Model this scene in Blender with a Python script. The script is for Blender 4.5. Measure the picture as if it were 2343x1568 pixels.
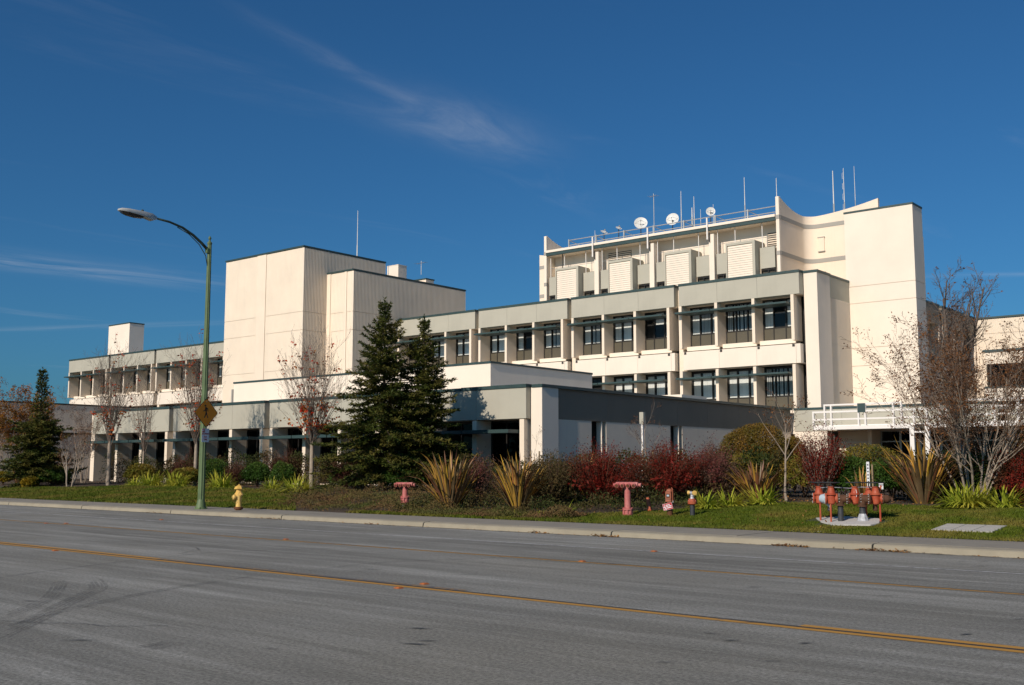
import bpy, bmesh, math, random
from mathutils import Vector, Matrix
R_ = math.radians
scene = bpy.context.scene
for o in list(bpy.data.objects):
    bpy.data.objects.remove(o, do_unlink=True)
col = scene.collection

# ------------------------------------------------------------------ camera
cam_d = bpy.data.cameras.new('camera'); cam = bpy.data.objects.new('camera', cam_d); col.objects.link(cam)
cam.location = (0, 0, 1.6)
cam.rotation_euler = (R_(90 + 6.643), 0, 0)
cam_d.sensor_fit = 'HORIZONTAL'; cam_d.sensor_width = 36.0; cam_d.lens = 36.0 * 2430.0 / 2342.0
cam_d.clip_start = 0.1; cam_d.clip_end = 9000
scene.camera = cam

# ------------------------------------------------------------------ sun and sky
SUN_AZ = 36.0          # shadows run this many degrees right of the view axis (+Y)
SUN_EL = 31.0
sun_d = bpy.data.lights.new('sun', 'SUN'); sun = bpy.data.objects.new('sun', sun_d); col.objects.link(sun)
sun_d.energy = 4.15; sun_d.angle = R_(0.53); sun_d.color = (1.0, 0.875, 0.75)
sd = Vector((math.sin(R_(SUN_AZ)) * math.cos(R_(SUN_EL)), math.cos(R_(SUN_AZ)) * math.cos(R_(SUN_EL)), -math.sin(R_(SUN_EL))))
sun.rotation_euler = sd.to_track_quat('-Z', 'Y').to_euler()
sun.location = (-30, -40, 40)

world = bpy.data.worlds.new('World'); scene.world = world; world.use_nodes = True
wt = world.node_tree; wt.nodes.clear()
def WN(t, **k):
    n = wt.nodes.new(t)
    for a, b in k.items(): setattr(n, a, b)
    return n
def wlink(a, b): wt.links.new(a, b)
def wmath(op, a, b=None, clamp=False):
    n = WN('ShaderNodeMath', operation=op, use_clamp=clamp)
    for i, v in enumerate((a, b)):
        if v is None: continue
        if isinstance(v, (int, float)): n.inputs[i].default_value = v
        else: wlink(v, n.inputs[i])
    return n.outputs[0]
wout = WN('ShaderNodeOutputWorld'); wbg = WN('ShaderNodeBackground')
sky = WN('ShaderNodeTexSky', sky_type='NISHITA', sun_disc=False, sun_elevation=R_(SUN_EL), sun_rotation=R_(180 + SUN_AZ),
         altitude=0, air_density=1.0, dust_density=1.1, ozone_density=4.0)
wbg.inputs['Strength'].default_value = 0.056
# high thin cirrus: a layer at one altitude, so cloud-plane coordinates are direction.xy / direction.z
tc = WN('ShaderNodeTexCoord'); sep = WN('ShaderNodeSeparateXYZ'); wlink(tc.outputs['Generated'], sep.inputs[0])
zc = wmath('MAXIMUM', sep.outputs[2], 0.03)
cu = wmath('DIVIDE', sep.outputs[0], zc); cv = wmath('DIVIDE', sep.outputs[1], zc)
def cirrus(u0, v0, ang, su, sv, nscale, stretch, seed, lo, hi):
    """a drifting streak centred at (u0,v0) in the cloud plane, long axis at ang"""
    ca, sa = math.cos(ang), math.sin(ang)
    du = wmath('SUBTRACT', cu, u0); dv = wmath('SUBTRACT', cv, v0)
    a = wmath('ADD', wmath('MULTIPLY', du, ca), wmath('MULTIPLY', dv, sa))
    b = wmath('SUBTRACT', wmath('MULTIPLY', dv, ca), wmath('MULTIPLY', du, sa))
    cmb = WN('ShaderNodeCombineXYZ'); wlink(wmath('MULTIPLY', a, nscale), cmb.inputs[0]); wlink(wmath('MULTIPLY', b, nscale * stretch), cmb.inputs[1]); cmb.inputs[2].default_value = seed
    nz = WN('ShaderNodeTexNoise'); nz.inputs['Scale'].default_value = 1.0; nz.inputs['Detail'].default_value = 9; nz.inputs['Roughness'].default_value = 0.62; nz.inputs['Distortion'].default_value = 0.7
    wlink(cmb.outputs[0], nz.inputs['Vector'])
    mr = WN('ShaderNodeMapRange'); mr.inputs['From Min'].default_value = lo; mr.inputs['From Max'].default_value = hi; mr.interpolation_type = 'SMOOTHSTEP'
    wlink(nz.outputs[0], mr.inputs['Value'])
    if su is None: return mr.outputs[0]
    e = wmath('ADD', wmath('POWER', wmath('ABSOLUTE', wmath('DIVIDE', a, su)), 2.0), wmath('POWER', wmath('ABSOLUTE', wmath('DIVIDE', b, sv)), 2.0))
    env = wmath('POWER', 2.718, wmath('MULTIPLY', e, -1.0))
    return wmath('MULTIPLY', mr.outputs[0], env)
c1 = wmath('MULTIPLY', cirrus(-0.14, 3.06, 0.95, 0.28, 0.14, 2.4, 2.2, 3.1, 0.20, 0.95), 0.32)
c2 = wmath('MULTIPLY', cirrus(-0.40, 2.62, 1.06, 0.34, 0.035, 3.0, 3.5, 7.7, 0.20, 0.85), 0.11)
c2b = wmath('MULTIPLY', cirrus(0.10, 3.65, 1.2, 0.45, 0.14, 2.0, 2.6, 2.7, 0.42, 0.80), 0.08)
c3 = wmath('MULTIPLY', cirrus(-2.3, 5.25, 0.72, 1.0, 0.22, 1.4, 3.5, 1.3, 0.28, 0.78), 0.26)
c4 = wmath('MULTIPLY', cirrus(-3.0, 7.6, -0.22, 1.6, 0.10, 1.0, 5.0, 5.2, 0.20, 0.70), 0.12)
c5 = wmath('MULTIPLY', cirrus(2.6, 5.5, -0.1, 0.5, 0.06, 1.2, 4.0, 9.1, 0.20, 0.70), 0.12)
c6 = wmath('MULTIPLY', cirrus(0, 0, 0.8, None, None, 0.55, 3.5, 21.0, 0.58, 0.88), 0.10)
cs = c1
for x in (c2, c2b, c3, c4, c5, c6): cs = wmath('ADD', cs, x)
cs = wmath('MINIMUM', cs, 0.6)
hs0 = WN('ShaderNodeMix', data_type='RGBA', blend_type='MULTIPLY'); hs0.inputs['Factor'].default_value = 1.0; wlink(sky.outputs[0], hs0.inputs['A']); hs0.inputs['B'].default_value = (.37, .89, 1.25, 1)
hs = WN('ShaderNodeHueSaturation'); hs.inputs['Saturation'].default_value = 1.0; wlink(hs0.outputs['Result'], hs.inputs['Color'])
mixc = WN('ShaderNodeMix', data_type='RGBA'); wlink(cs, mixc.inputs['Factor']); wlink(hs.outputs[0], mixc.inputs['A']); mixc.inputs['B'].default_value = (11.5, 11.8, 12.4, 1)
wlink(mixc.outputs['Result'], wbg.inputs['Color']); wlink(wbg.outputs[0], wout.inputs['Surface'])

scene.view_settings.view_transform = 'Standard'; scene.view_settings.look = 'None'
scene.view_settings.exposure = 0.0; scene.view_settings.gamma = 1.0; scene.view_settings.use_curve_mapping = False
scene.render.engine = 'CYCLES'
scene.cycles.max_bounces = 5; scene.cycles.diffuse_bounces = 3; scene.cycles.glossy_bounces = 2; scene.cycles.transmission_bounces = 2; scene.cycles.transparent_max_bounces = 8
scene.cycles.use_denoising = True; scene.cycles.use_adaptive_sampling = True; scene.cycles.adaptive_threshold = 0.02

# ------------------------------------------------------------------ helpers
class MB:
    def __init__(s): s.v = []; s.f = []
    def quad(s, a, b, c, d):
        n = len(s.v); s.v += [tuple(a), tuple(b), tuple(c), tuple(d)]; s.f.append((n, n+1, n+2, n+3))
    def tri(s, a, b, c):
        n = len(s.v); s.v += [tuple(a), tuple(b), tuple(c)]; s.f.append((n, n+1, n+2))
    def box(s, x0, x1, y0, y1, z0, z1, M=None):
        n = len(s.v)
        p = [(x0,y0,z0),(x1,y0,z0),(x1,y1,z0),(x0,y1,z0),(x0,y0,z1),(x1,y0,z1),(x1,y1,z1),(x0,y1,z1)]
        if M is not None: p = [tuple(M @ Vector(q)) for q in p]
        s.v += p
        s.f += [(n,n+3,n+2,n+1),(n+4,n+5,n+6,n+7),(n,n+1,n+5,n+4),(n+1,n+2,n+6,n+5),(n+2,n+3,n+7,n+6),(n+3,n,n+4,n+7)]
        return s
    def ring(s, c, ax, r, n, ph=0):
        ax = Vector(ax).normalized(); t = Vector((0,0,1)) if abs(ax.z) < .9 else Vector((1,0,0))
        u = ax.cross(t).normalized(); w = ax.cross(u); k = len(s.v); c = Vector(c)
        for i in range(n):
            a = 2*math.pi*i/n + ph; s.v.append(tuple(c + u*(r*math.cos(a)) + w*(r*math.sin(a))))
        return k
    def path(s, pts, rad, n=6, cap=True):
        pts = [Vector(p) for p in pts]; ks = []
        for i, p in enumerate(pts):
            d = pts[min(i+1, len(pts)-1)] - pts[max(i-1, 0)]
            if d.length < 1e-9: d = Vector((0,0,1))
            r = rad[i] if isinstance(rad, (list, tuple)) else rad
            # keep a stable frame
            ax = d.normalized()
            if i == 0:
                t = Vector((0,0,1)) if abs(ax.z) < .9 else Vector((1,0,0)); u = ax.cross(t).normalized()
            else:
                u = (u - ax * u.dot(ax))
                u = u.normalized() if u.length > 1e-6 else ax.orthogonal().normalized()
            w = ax.cross(u); k = len(s.v); ks.append(k)
            for j in range(n):
                a = 2*math.pi*j/n; s.v.append(tuple(p + u*(r*math.cos(a)) + w*(r*math.sin(a))))
        for a, b in zip(ks, ks[1:]):
            for j in range(n):
                s.f.append((a+j, a+(j+1)%n, b+(j+1)%n, b+j))
        if cap:
            s.f.append(tuple(ks[0]+j for j in reversed(range(n)))); s.f.append(tuple(ks[-1]+j for j in range(n)))
        return s
    def tube(s, a, b, r0, r1=None, n=8): return s.path([a, b], [r0, r0 if r1 is None else r1], n)
    def lathe(s, c, prof, n=12, ax=(0,0,1), ph=0):
        ax = Vector(ax).normalized(); c = Vector(c); ks = [s.ring(c + ax*h, ax, max(r, 1e-4), n, ph) for h, r in prof]
        for a, b in zip(ks, ks[1:]):
            for j in range(n): s.f.append((a+j, a+(j+1)%n, b+(j+1)%n, b+j))
        s.f.append(tuple(ks[0]+j for j in reversed(range(n)))); s.f.append(tuple(ks[-1]+j for j in range(n)))
        return s
    def prism(s, poly, ext, M=None):
        """poly: list of 3D points (planar), extruded by the vector ext"""
        e = Vector(ext); n = len(s.v); m = len(poly)
        P = [Vector(p) for p in poly]; Q = [p + e for p in P]
        if M is not None: P = [M @ p for p in P]; Q = [M @ p for p in Q]
        s.v += [tuple(p) for p in P + Q]
        s.f.append(tuple(n+i for i in reversed(range(m)))); s.f.append(tuple(n+m+i for i in range(m)))
        for i in range(m): s.f.append((n+i, n+(i+1)%m, n+m+(i+1)%m, n+m+i))
        return s
    def mesh(s, name, mat=None, smooth=False):
        me = bpy.data.meshes.new(name); me.from_pydata(s.v, [], s.f)
        if mat is not None:
            for m in (mat if isinstance(mat, (list, tuple)) else [mat]): me.materials.append(m)
        if smooth: me.polygons.foreach_set('use_smooth', [True]*len(me.polygons))
        me.update(); return me
    def fixnormals(s, me):
        bm = bmesh.new(); bm.from_mesh(me); bmesh.ops.recalc_face_normals(bm, faces=bm.faces); bm.to_mesh(me); bm.free(); return me
    def build(s, name, mat, parent=None, loc=(0,0,0), rotz=0, smooth=False, fix=False):
        me = s.mesh(name, mat, smooth)
        if fix: s.fixnormals(me)
        return link(name, me, parent, loc, rotz)
def link(name, me, parent=None, loc=(0,0,0), rotz=0):
    o = bpy.data.objects.new(name, me); col.objects.link(o); o.location = loc
    if rotz: o.rotation_euler = (0,0,rotz)
    if parent is not None: o.parent = parent
    return o
def tag(o, label=None, cat=None, group=None, kind=None):
    if label: o['label'] = label
    if cat: o['category'] = cat
    if group: o['group'] = group
    if kind: o['kind'] = kind
    return o
def thing(name, label, cat, loc=(0,0,0), rotz=0, group=None):
    o = bpy.data.objects.new(name, None); o.empty_display_size = 0.3; col.objects.link(o)
    o.location = loc; o.rotation_euler = (0,0,rotz); return tag(o, label, cat, group)
def smooth_by_angle(o, deg=40):
    me = o.data
    me.polygons.foreach_set('use_smooth', [True]*len(me.polygons))
    try: me.set_sharp_from_angle(angle=R_(deg))
    except Exception: pass
    return o

# building frame: x along the street fronts (to the right), y into the block
BO = Vector((0.603, 45.69, 0)); BRZ = -R_(39.43)
BA = Vector((math.cos(BRZ), math.sin(BRZ), 0)); BB = Vector((-math.sin(BRZ), math.cos(BRZ), 0))
def bpos(a, b, z=0): return BO + BA*a + BB*b + Vector((0,0,z))
# road frame: u along the road (to the right), d across it, away from the camera
RRZ = -R_(90 - 49.3)
RU = Vector((math.cos(RRZ), math.sin(RRZ), 0)); RN = Vector((-math.sin(RRZ), math.cos(RRZ), 0))
def rpos(u, d, z=0): return RU*u + RN*d + Vector((0,0,z))
def ground_h(d):
    if d < 22.35: return 0.15
    if d < 28: return .15 + .08*(d-22.35)
    return .602 + .01*min(d-28, 20)
def gz(x, y): return ground_h(x*RN.x + y*RN.y)

# ------------------------------------------------------------------ materials
def newmat(name):
    m = bpy.data.materials.new(name); m.use_nodes = True; nt = m.node_tree
    b = nt.nodes['Principled BSDF']; return m, nt, b
def nnoise(nt, scale, detail=4, rough=.55, coord='Object', stretch=None, seed=0):
    tcn = nt.nodes.new('ShaderNodeTexCoord'); mp = nt.nodes.new('ShaderNodeMapping')
    nt.links.new(tcn.outputs[coord], mp.inputs[0])
    if stretch: mp.inputs['Scale'].default_value = stretch
    mp.inputs['Location'].default_value = (seed*3.1, seed*1.7, seed*.9)
    n = nt.nodes.new('ShaderNodeTexNoise'); n.inputs['Scale'].default_value = scale; n.inputs['Detail'].default_value = detail; n.inputs['Roughness'].default_value = rough
    nt.links.new(mp.outputs[0], n.inputs['Vector']); return n
def nmix(nt, fac, a, b):
    m = nt.nodes.new('ShaderNodeMix'); m.data_type = 'RGBA'
    for nm, v in (('Factor', fac), ('A', a), ('B', b)):
        if isinstance(v, (int, float)): m.inputs[nm].default_value = v
        elif isinstance(v, (tuple, list)): m.inputs[nm].default_value = (*v[:3], 1)
        else: nt.links.new(v, m.inputs[nm])
    return m.outputs['Result']
def nramp(nt, src, lo, hi, a=0., b=1.):
    r = nt.nodes.new('ShaderNodeMapRange'); r.inputs['From Min'].default_value = lo; r.inputs['From Max'].default_value = hi
    r.inputs['To Min'].default_value = a; r.inputs['To Max'].default_value = b; nt.links.new(src, r.inputs['Value']); return r.outputs[0]
def nmathv(nt, op, a, b):
    n = nt.nodes.new('ShaderNodeMath'); n.operation = op
    for i, v in enumerate((a, b)):
        if isinstance(v, (int, float)): n.inputs[i].default_value = v
        else: nt.links.new(v, n.inputs[i])
    return n.outputs[0]
def nbump(nt, b, h, strength=.3, dist=.02):
    bp = nt.nodes.new('ShaderNodeBump'); bp.inputs['Strength'].default_value = strength; bp.inputs['Distance'].default_value = dist
    nt.links.new(h, bp.inputs['Height']); nt.links.new(bp.outputs[0], b.inputs['Normal'])
def wallmat(name, c, var=.06, rough=.85, streak=.10, bump=.15, coarse=.5):
    """painted concrete / stucco: blotches, faint vertical rain streaks, fine relief"""
    m, nt, b = newmat(name)
    n1 = nnoise(nt, coarse, 5, .6); n2 = nnoise(nt, 1.0, 6, .65, stretch=(2.2, 2.2, .12), seed=2); n3 = nnoise(nt, 60, 2)
    d = tuple(x*(1-var*2.2) for x in c); l = tuple(min(1, x*(1+var)) for x in c)
    c1_ = nmix(nt, nramp(nt, n1.outputs[0], .3, .7), d, l)
    c2_ = nmix(nt, nramp(nt, n2.outputs[0], .55, .8, 0, streak), c1_, tuple(x*.55 for x in c))
    nt.links.new(c2_, b.inputs['Base Color']); b.inputs['Roughness'].default_value = rough
    nbump(nt, b, n3.outputs[0], bump, .01); return m
def plain(name, c, rough=.6, metal=0., var=.12, scale=6, bump=0.):
    m, nt, b = newmat(name); n = nnoise(nt, scale, 4)
    nt.links.new(nmix(nt, nramp(nt, n.outputs[0], .3, .7), tuple(x*(1-var) for x in c), tuple(min(1, x*(1+var)) for x in c)), b.inputs['Base Color'])
    b.inputs['Roughness'].default_value = rough; b.inputs['Metallic'].default_value = metal
    if bump: nbump(nt, b, n.outputs[0], bump, .01)
    return m
def weathered(name, c, faded, rust, amt=.5, scale=9.):
    m, nt, b = newmat(name); n1 = nnoise(nt, scale, 6, .7); n2 = nnoise(nt, scale*.35, 4, .6, seed=3); n3 = nnoise(nt, scale*3, 4, .7, seed=5)
    x = nmix(nt, nramp(nt, n2.outputs[0], .38, .66), c, faded); x = nmix(nt, nramp(nt, n1.outputs[0], .56, .72, 0, amt), x, rust); x = nmix(nt, nramp(nt, n3.outputs[0], .5, .8, 0, .45), x, tuple(v*.4 for v in c))
    nt.links.new(x, b.inputs['Base Color']); nt.links.new(nramp(nt, n1.outputs[0], .3, .7, .5, .85), b.inputs['Roughness']); nbump(nt, b, n1.outputs[0], .35, .01); return m
def leafmat(name, cols, rough=.5, trans=.25, scale=9.):
    """leaf colour picked per leaf patch by noise in object space"""
    m, nt, b = newmat(name)
    n = nnoise(nt, scale, 2, .5); n2 = nnoise(nt, scale*.23, 2, .5, seed=4)
    x = nmix(nt, nramp(nt, n.outputs[0], .35, .65), cols[0], cols[1])
    x = nmix(nt, nramp(nt, n2.outputs[0], .42, .66), x, cols[2] if len(cols) > 2 else cols[1])
    nt.links.new(x, b.inputs['Base Color']); b.inputs['Roughness'].default_value = rough; b.inputs['Specular IOR Level'].default_value = .12
    if trans < .2: return m
    tr = nt.nodes.new('ShaderNodeBsdfTranslucent'); nt.links.new(x, tr.inputs['Color'])
    ms = nt.nodes.new('ShaderNodeMixShader'); ms.inputs[0].default_value = trans
    nt.links.new(b.outputs[0], ms.inputs[1]); nt.links.new(tr.outputs[0], ms.inputs[2])
    nt.links.new(ms.outputs[0], nt.nodes['Material Output'].inputs['Surface']); return m
M = {}
M['cream'] = wallmat('cream painted concrete', (.84, .715, .565), .03, .85, .15)
M['white'] = wallmat('white painted stucco', (.845, .745, .615), .025, .85, .12)
M['rib'] = wallmat('ribbed cream concrete', (.83, .72, .575), .03, .9, .12, .3)
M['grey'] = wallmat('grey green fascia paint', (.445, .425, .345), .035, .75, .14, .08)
M['greyband'] = wallmat('grey painted band', (.36, .34, .30), .03, .8, .08)
M['lowside'] = wallmat('pale grey side wall paint', (.84, .71, .55), .04, .85, .18)
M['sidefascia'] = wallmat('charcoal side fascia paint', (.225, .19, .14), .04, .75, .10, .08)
M['green'] = plain('dark green metal coping', (.030, .060, .058), .5, 0, .15, 2)
M['frame'] = plain('dark bronze window frame', (.020, .017, .014), .5, .2, .1)
M['panel'] = plain('brown window panel', (.088, .076, .050), .55, 0, .08, 2)
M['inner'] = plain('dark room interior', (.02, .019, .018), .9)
M['blind'] = plain('white vertical blind', (.86, .86, .82), .8, 0, .04, 3)
M['steel'] = plain('galvanised steel', (.46, .47, .46), .45, .5, .1)
M['antenna'] = plain('pale fibreglass antenna', (.70, .69, .65), .5, 0, .06)
M['dish'] = plain('pale grey dish', (.66, .66, .62), .5, 0, .05)
M['dark'] = plain('dark rubber and iron', (.025, .025, .026), .6)
M['roof'] = plain('pale gravel roof', (.45, .43, .39), .95, 0, .15, 3)
M['whitepaint'] = wallmat('bright white steel paint', (.84, .80, .745), .02, .6, .08, .03)
M['darkrecess'] = plain('dark recess opening', (.05, .045, .04), .9)
def glassmat(name, tint, refl=.16):
    m, nt, b = newmat(name); out = nt.nodes['Material Output']
    t = nt.nodes.new('ShaderNodeBsdfTransparent'); t.inputs[0].default_value = (*tint, 1)
    gl = nt.nodes.new('ShaderNodeBsdfGlossy'); gl.inputs['Roughness'].default_value = .03; gl.inputs[0].default_value = (.9, .93, .95, 1)
    fr = nt.nodes.new('ShaderNodeLayerWeight'); fr.inputs[0].default_value = refl
    ms = nt.nodes.new('ShaderNodeMixShader'); nt.links.new(fr.outputs['Fresnel'], ms.inputs[0]); nt.links.new(t.outputs[0], ms.inputs[1]); nt.links.new(gl.outputs[0], ms.inputs[2])
    nt.links.new(ms.outputs[0], out.inputs['Surface']); return m
M['glass'] = glassmat('clear window glass', (.86, .88, .88), .24)
M['tint'] = glassmat('grey tinted glass', (.30, .31, .31))

# ------------------------------------------------------------------ ground, road, kerb, pavement
rough_root = None
def asphalt():
    m, nt, b = newmat('asphalt')
    n1 = nnoise(nt, .35, 5, .6, stretch=(.12, 1.0, 1)); n2 = nnoise(nt, 26, 6, .9); n3 = nnoise(nt, 2.2, 6, .75, stretch=(.07, 1, 1), seed=3); n4 = nnoise(nt, 25, 4, .7, seed=6); n5 = nnoise(nt, .18, 3, .5, seed=8)
    c = nmix(nt, nramp(nt, n1.outputs[0], .32, .68), (.150, .148, .134), (.245, .242, .224))
    c = nmix(nt, nramp(nt, n3.outputs[0], .45, .70, 0, .75), c, (.36, .357, .335))
    c = nmix(nt, nramp(nt, n5.outputs[0], .5, .75, 0, .5), c, (.205, .192, .158))
    n6 = nnoise(nt, .55, 5, .65, stretch=(.35, 1, 1), seed=11); c = nmix(nt, nramp(nt, n6.outputs[0], .48, .72, 0, .6), c, (.12, .118, .106))
    c = nmix(nt, nramp(nt, n4.outputs[0], .52, .8, 0, .35), c, (.085, .082, .078))
    sp = nmix(nt, nramp(nt, n2.outputs[0], .36, .66), (.43, .43, .42), (1.74, 1.74, 1.70))
    mm = nt.nodes.new('ShaderNodeMix'); mm.data_type = 'RGBA'; mm.blend_type = 'MULTIPLY'; mm.inputs['Factor'].default_value = 1
    nt.links.new(c, mm.inputs['A']); nt.links.new(sp, mm.inputs['B']); nt.links.new(mm.outputs['Result'], b.inputs['Base Color'])
    b.inputs['Roughness'].default_value = .9; b.inputs['Specular IOR Level'].default_value = .2
    nbump(nt, b, n2.outputs[0], .5, .02); return m
M['asphalt'] = asphalt()
def concrete(name, c, var=.1):
    m, nt, b = newmat(name); n1 = nnoise(nt, 1.1, 6, .65); n2 = nnoise(nt, 22, 4, .6); n3 = nnoise(nt, .4, 3, .5, seed=5)
    x = nmix(nt, nramp(nt, n1.outputs[0], .3, .7), tuple(v*(1-var) for v in c), tuple(v*(1+var) for v in c))
    x = nmix(nt, nramp(nt, n3.outputs[0], .5, .8, 0, .5), x, tuple(v*.72 for v in c)); x = nmix(nt, nramp(nt, n2.outputs[0], .5, .8, 0, .2), x, tuple(v*.65 for v in c))
    nt.links.new(x, b.inputs['Base Color']); b.inputs['Roughness'].default_value = .9; nbump(nt, b, n2.outputs[0], .3, .008); return m
M['pave'] = concrete('pavement concrete', (.245, .222, .18))
M['kerb'] = concrete('kerb concrete', (.30, .265, .195), .16)
M['pad'] = concrete('pale concrete pad', (.50, .48, .44))
def paintmat(name, c, wear, under=(.12, .115, .11), scale=7.):
    m, nt, b = newmat(name); n = nnoise(nt, scale, 6, .7); n2 = nnoise(nt, .5, 2, .5, seed=3); n3 = nnoise(nt, 120, 2, .6)
    f = nmathv(nt, 'ADD', n.outputs[0], nramp(nt, n2.outputs[0], .3, .7, -.08, .08))
    x = nmix(nt, nramp(nt, f, wear-.08, wear+.10), c, under); x = nmix(nt, nramp(nt, n3.outputs[0], .45, .8, 0, .5), x, under)
    nt.links.new(x, b.inputs['Base Color']); b.inputs['Roughness'].default_value = .75; return m
M['yellow'] = paintmat('yellow road paint', (.47, .235, .025), .66)
M['yellow_worn'] = paintmat('worn yellow road paint', (.46, .24, .03), .60)
M['yellow_faint'] = paintmat('nearly gone yellow road paint', (.40, .22, .04), .42)
M['white_worn'] = paintmat('worn white road paint', (.46, .46, .45), .54, (.15, .148, .142))
M['sealer'] = paintmat('black line sealer', (.022, .024, .022), .62)
def alphamark(name, c, cover):
    m, nt, b = newmat(name); n = nnoise(nt, 2.2, 6, .7); n2 = nnoise(nt, 30, 3, .7, seed=2)
    b.inputs['Base Color'].default_value = (*c, 1); b.inputs['Roughness'].default_value = .8
    f = nmathv(nt, 'MULTIPLY', nramp(nt, n.outputs[0], .35, .7, 0, cover), nramp(nt, n2.outputs[0], .3, .6, .2, 1))
    tr = nt.nodes.new('ShaderNodeBsdfTransparent'); ms = nt.nodes.new('ShaderNodeMixShader')
    nt.links.new(f, ms.inputs[0]); nt.links.new(tr.outputs[0], ms.inputs[1]); nt.links.new(b.outputs[0], ms.inputs[2]); nt.links.new(ms.outputs[0], nt.nodes['Material Output'].inputs['Surface']); return m
M['rubber'] = alphamark('tyre rubber mark', (.05, .049, .047), .48)
M['rubber_faint'] = alphamark('faint tyre rubber mark', (.05, .05, .05), .55)
def soilmat():
    m, nt, b = newmat('mulch and soil'); n = nnoise(nt, 9, 6, .75); n2 = nnoise(nt, 38, 4, .7, seed=2); n3 = nnoise(nt, .6, 3, .5, seed=4)
    x = nmix(nt, nramp(nt, n.outputs[0], .3, .7), (.030, .019, .011), (.095, .060, .034)); x = nmix(nt, nramp(nt, n2.outputs[0], .5, .75), x, (.17, .11, .065)); x = nmix(nt, nramp(nt, n3.outputs[0], .5, .7, 0, .5), x, (.06, .055, .02))
    nt.links.new(x, b.inputs['Base Color']); b.inputs['Roughness'].default_value = 1; nbump(nt, b, n2.outputs[0], 1, .05); return m
M['soil'] = soilmat()
def lawnmat():
    m, nt, b = newmat('lawn soil under grass'); n = nnoise(nt, 14, 5, .7); n2 = nnoise(nt, .7, 4, .6, seed=2)
    x = nmix(nt, nramp(nt, n.outputs[0], .3, .7), (.020, .030, .006), (.075, .085, .018)); x = nmix(nt, nramp(nt, n2.outputs[0], .5, .8, 0, .4), x, (.12, .095, .03))
    nt.links.new(x, b.inputs['Base Color']); b.inputs['Roughness'].default_value = 1; return m
M['lawn'] = lawnmat()
M['ground'] = plain('distant ground', (.16, .14, .10), .95, 0, .25, .05)

g = MB(); g.box(-4000, 4000, -4000, 4000, -.5, -.06); tag(g.build('ground', M['ground']), kind='structure')
road = MB().box(-160, 120, -0.6, 20.12, -.3, 0).build('road', M['asphalt'], rotz=RRZ); tag(road, kind='structure')
def strip(u0, u1, d0, d1, z=.004):
    m = MB(); n = max(1, int((u1-u0)/4))
    for i in range(n):
        a = u0+(u1-u0)*i/n; b = u0+(u1-u0)*(i+1)/n; m.quad((a, d0, z), (b, d0, z), (b, d1, z), (a, d1, z))
    return m
strip(-160, 120, 9.99, 10.11).build('yellow_line', M['yellow'], road)
strip(-160, 120, 10.11, 10.18, .0045).build('black_line', M['sealer'], road)
strip(-160, -16.9, 10.18, 10.30, .005).build('yellow_line', M['yellow'], road)
strip(-16.9, -9.6, 10.18, 10.29, .0055).build('yellow_line', M['yellow_faint'], road)
strip(-4.95, 120, 10.18, 10.31, .005).build('yellow_line', M['yellow'], road)
strip(-160, 120, 14.46, 14.55).build('yellow_line', M['yellow_worn'], road)
strip(-160, 120, 14.55, 14.60, .0045).build('black_line', M['sealer'], road).hide_render = False
strip(-160, 120, 17.17, 17.27).build('white_line', M['white_worn'], road)
def mark(pts, w, mat, z):
    m = MB(); P = [Vector((u, d, z)) for u, d in pts]
    # smooth the run
    Q = []
    for i in range(len(P)-1):
        p0 = P[max(i-1, 0)]; p1 = P[i]; p2 = P[i+1]; p3 = P[min(i+2, len(P)-1)]
        for k in range(8):
            t = k/8; Q.append(.5*((2*p1)+(p2-p0)*t+(2*p0-5*p1+4*p2-p3)*t*t+(3*p1-p0-3*p2+p3)*t**3))
    Q.append(P[-1]); L = []
    for i, q in enumerate(Q):
        t = (Q[min(i+1, len(Q)-1)]-Q[max(i-1, 0)]).normalized(); nn = Vector((-t.y, t.x, 0)); ww = w*(1 if 0 < i < len(Q)-1 else .5); L.append((q-nn*ww/2, q+nn*ww/2))
    rg = random.Random(len(pts)*7+int(w*100)); ns = max(2, int(w/.045))
    for s in range(ns):      # separate tread streaks with gaps
        f0 = (s+rg.uniform(.05, .25))/ns; f1 = (s+rg.uniform(.7, .95))/ns; i0 = rg.randint(0, max(0, len(L)//6)); i1 = len(L)-rg.randint(0, max(0, len(L)//5))
        for (a, b), (c, d) in list(zip(L, L[1:]))[i0:i1]: m.quad(a.lerp(b, f0), c.lerp(d, f0), c.lerp(d, f1), a.lerp(b, f1))
    m.build('tyre_mark', mat, road)
mark([(-14.6, 7.8), (-13.5, 7.3), (-12.9, 6.8), (-12.1, 6.1), (-11.0, 5.2), (-9.8, 4.1)], .26, M['rubber'], .006)
mark([(-14.7, 7.4), (-13.3, 6.6), (-12.4, 5.95), (-11.5, 5.1)], .22, M['rubber'], .0065)
mark([(-15.0, 5.6), (-15.8, 7.03), (-16.4, 8.43), (-17.0, 9.9)], .14, M['rubber_faint'], .007)
mark([(-17.0, 10.4), (-17.36, 11.79), (-16.3, 13.8)], .14, M['rubber_faint'], .007)
mark([(-10.9, 4.7), (-11.6, 5.8), (-12.21, 6.86), (-12.8, 8.24), (-13.17, 9.71)], .2, M['rubber_faint'], .0075)
mark([(-13.2, 10.5), (-13.4, 12.2), (-12.6, 14.1)], .16, M['rubber_faint'], .007)
mark([(-8.72, 5.15), (-8.79, 5.55)], .30, M['rubber'], .008)
M['dirt'] = alphamark('gutter dirt', (.055, .04, .026), .95)
strip(-160, 120, 19.93, 20.115, .009).build('gutter_dirt', M['dirt'], road)
fk = MB(); rf = random.Random(77)
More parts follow.
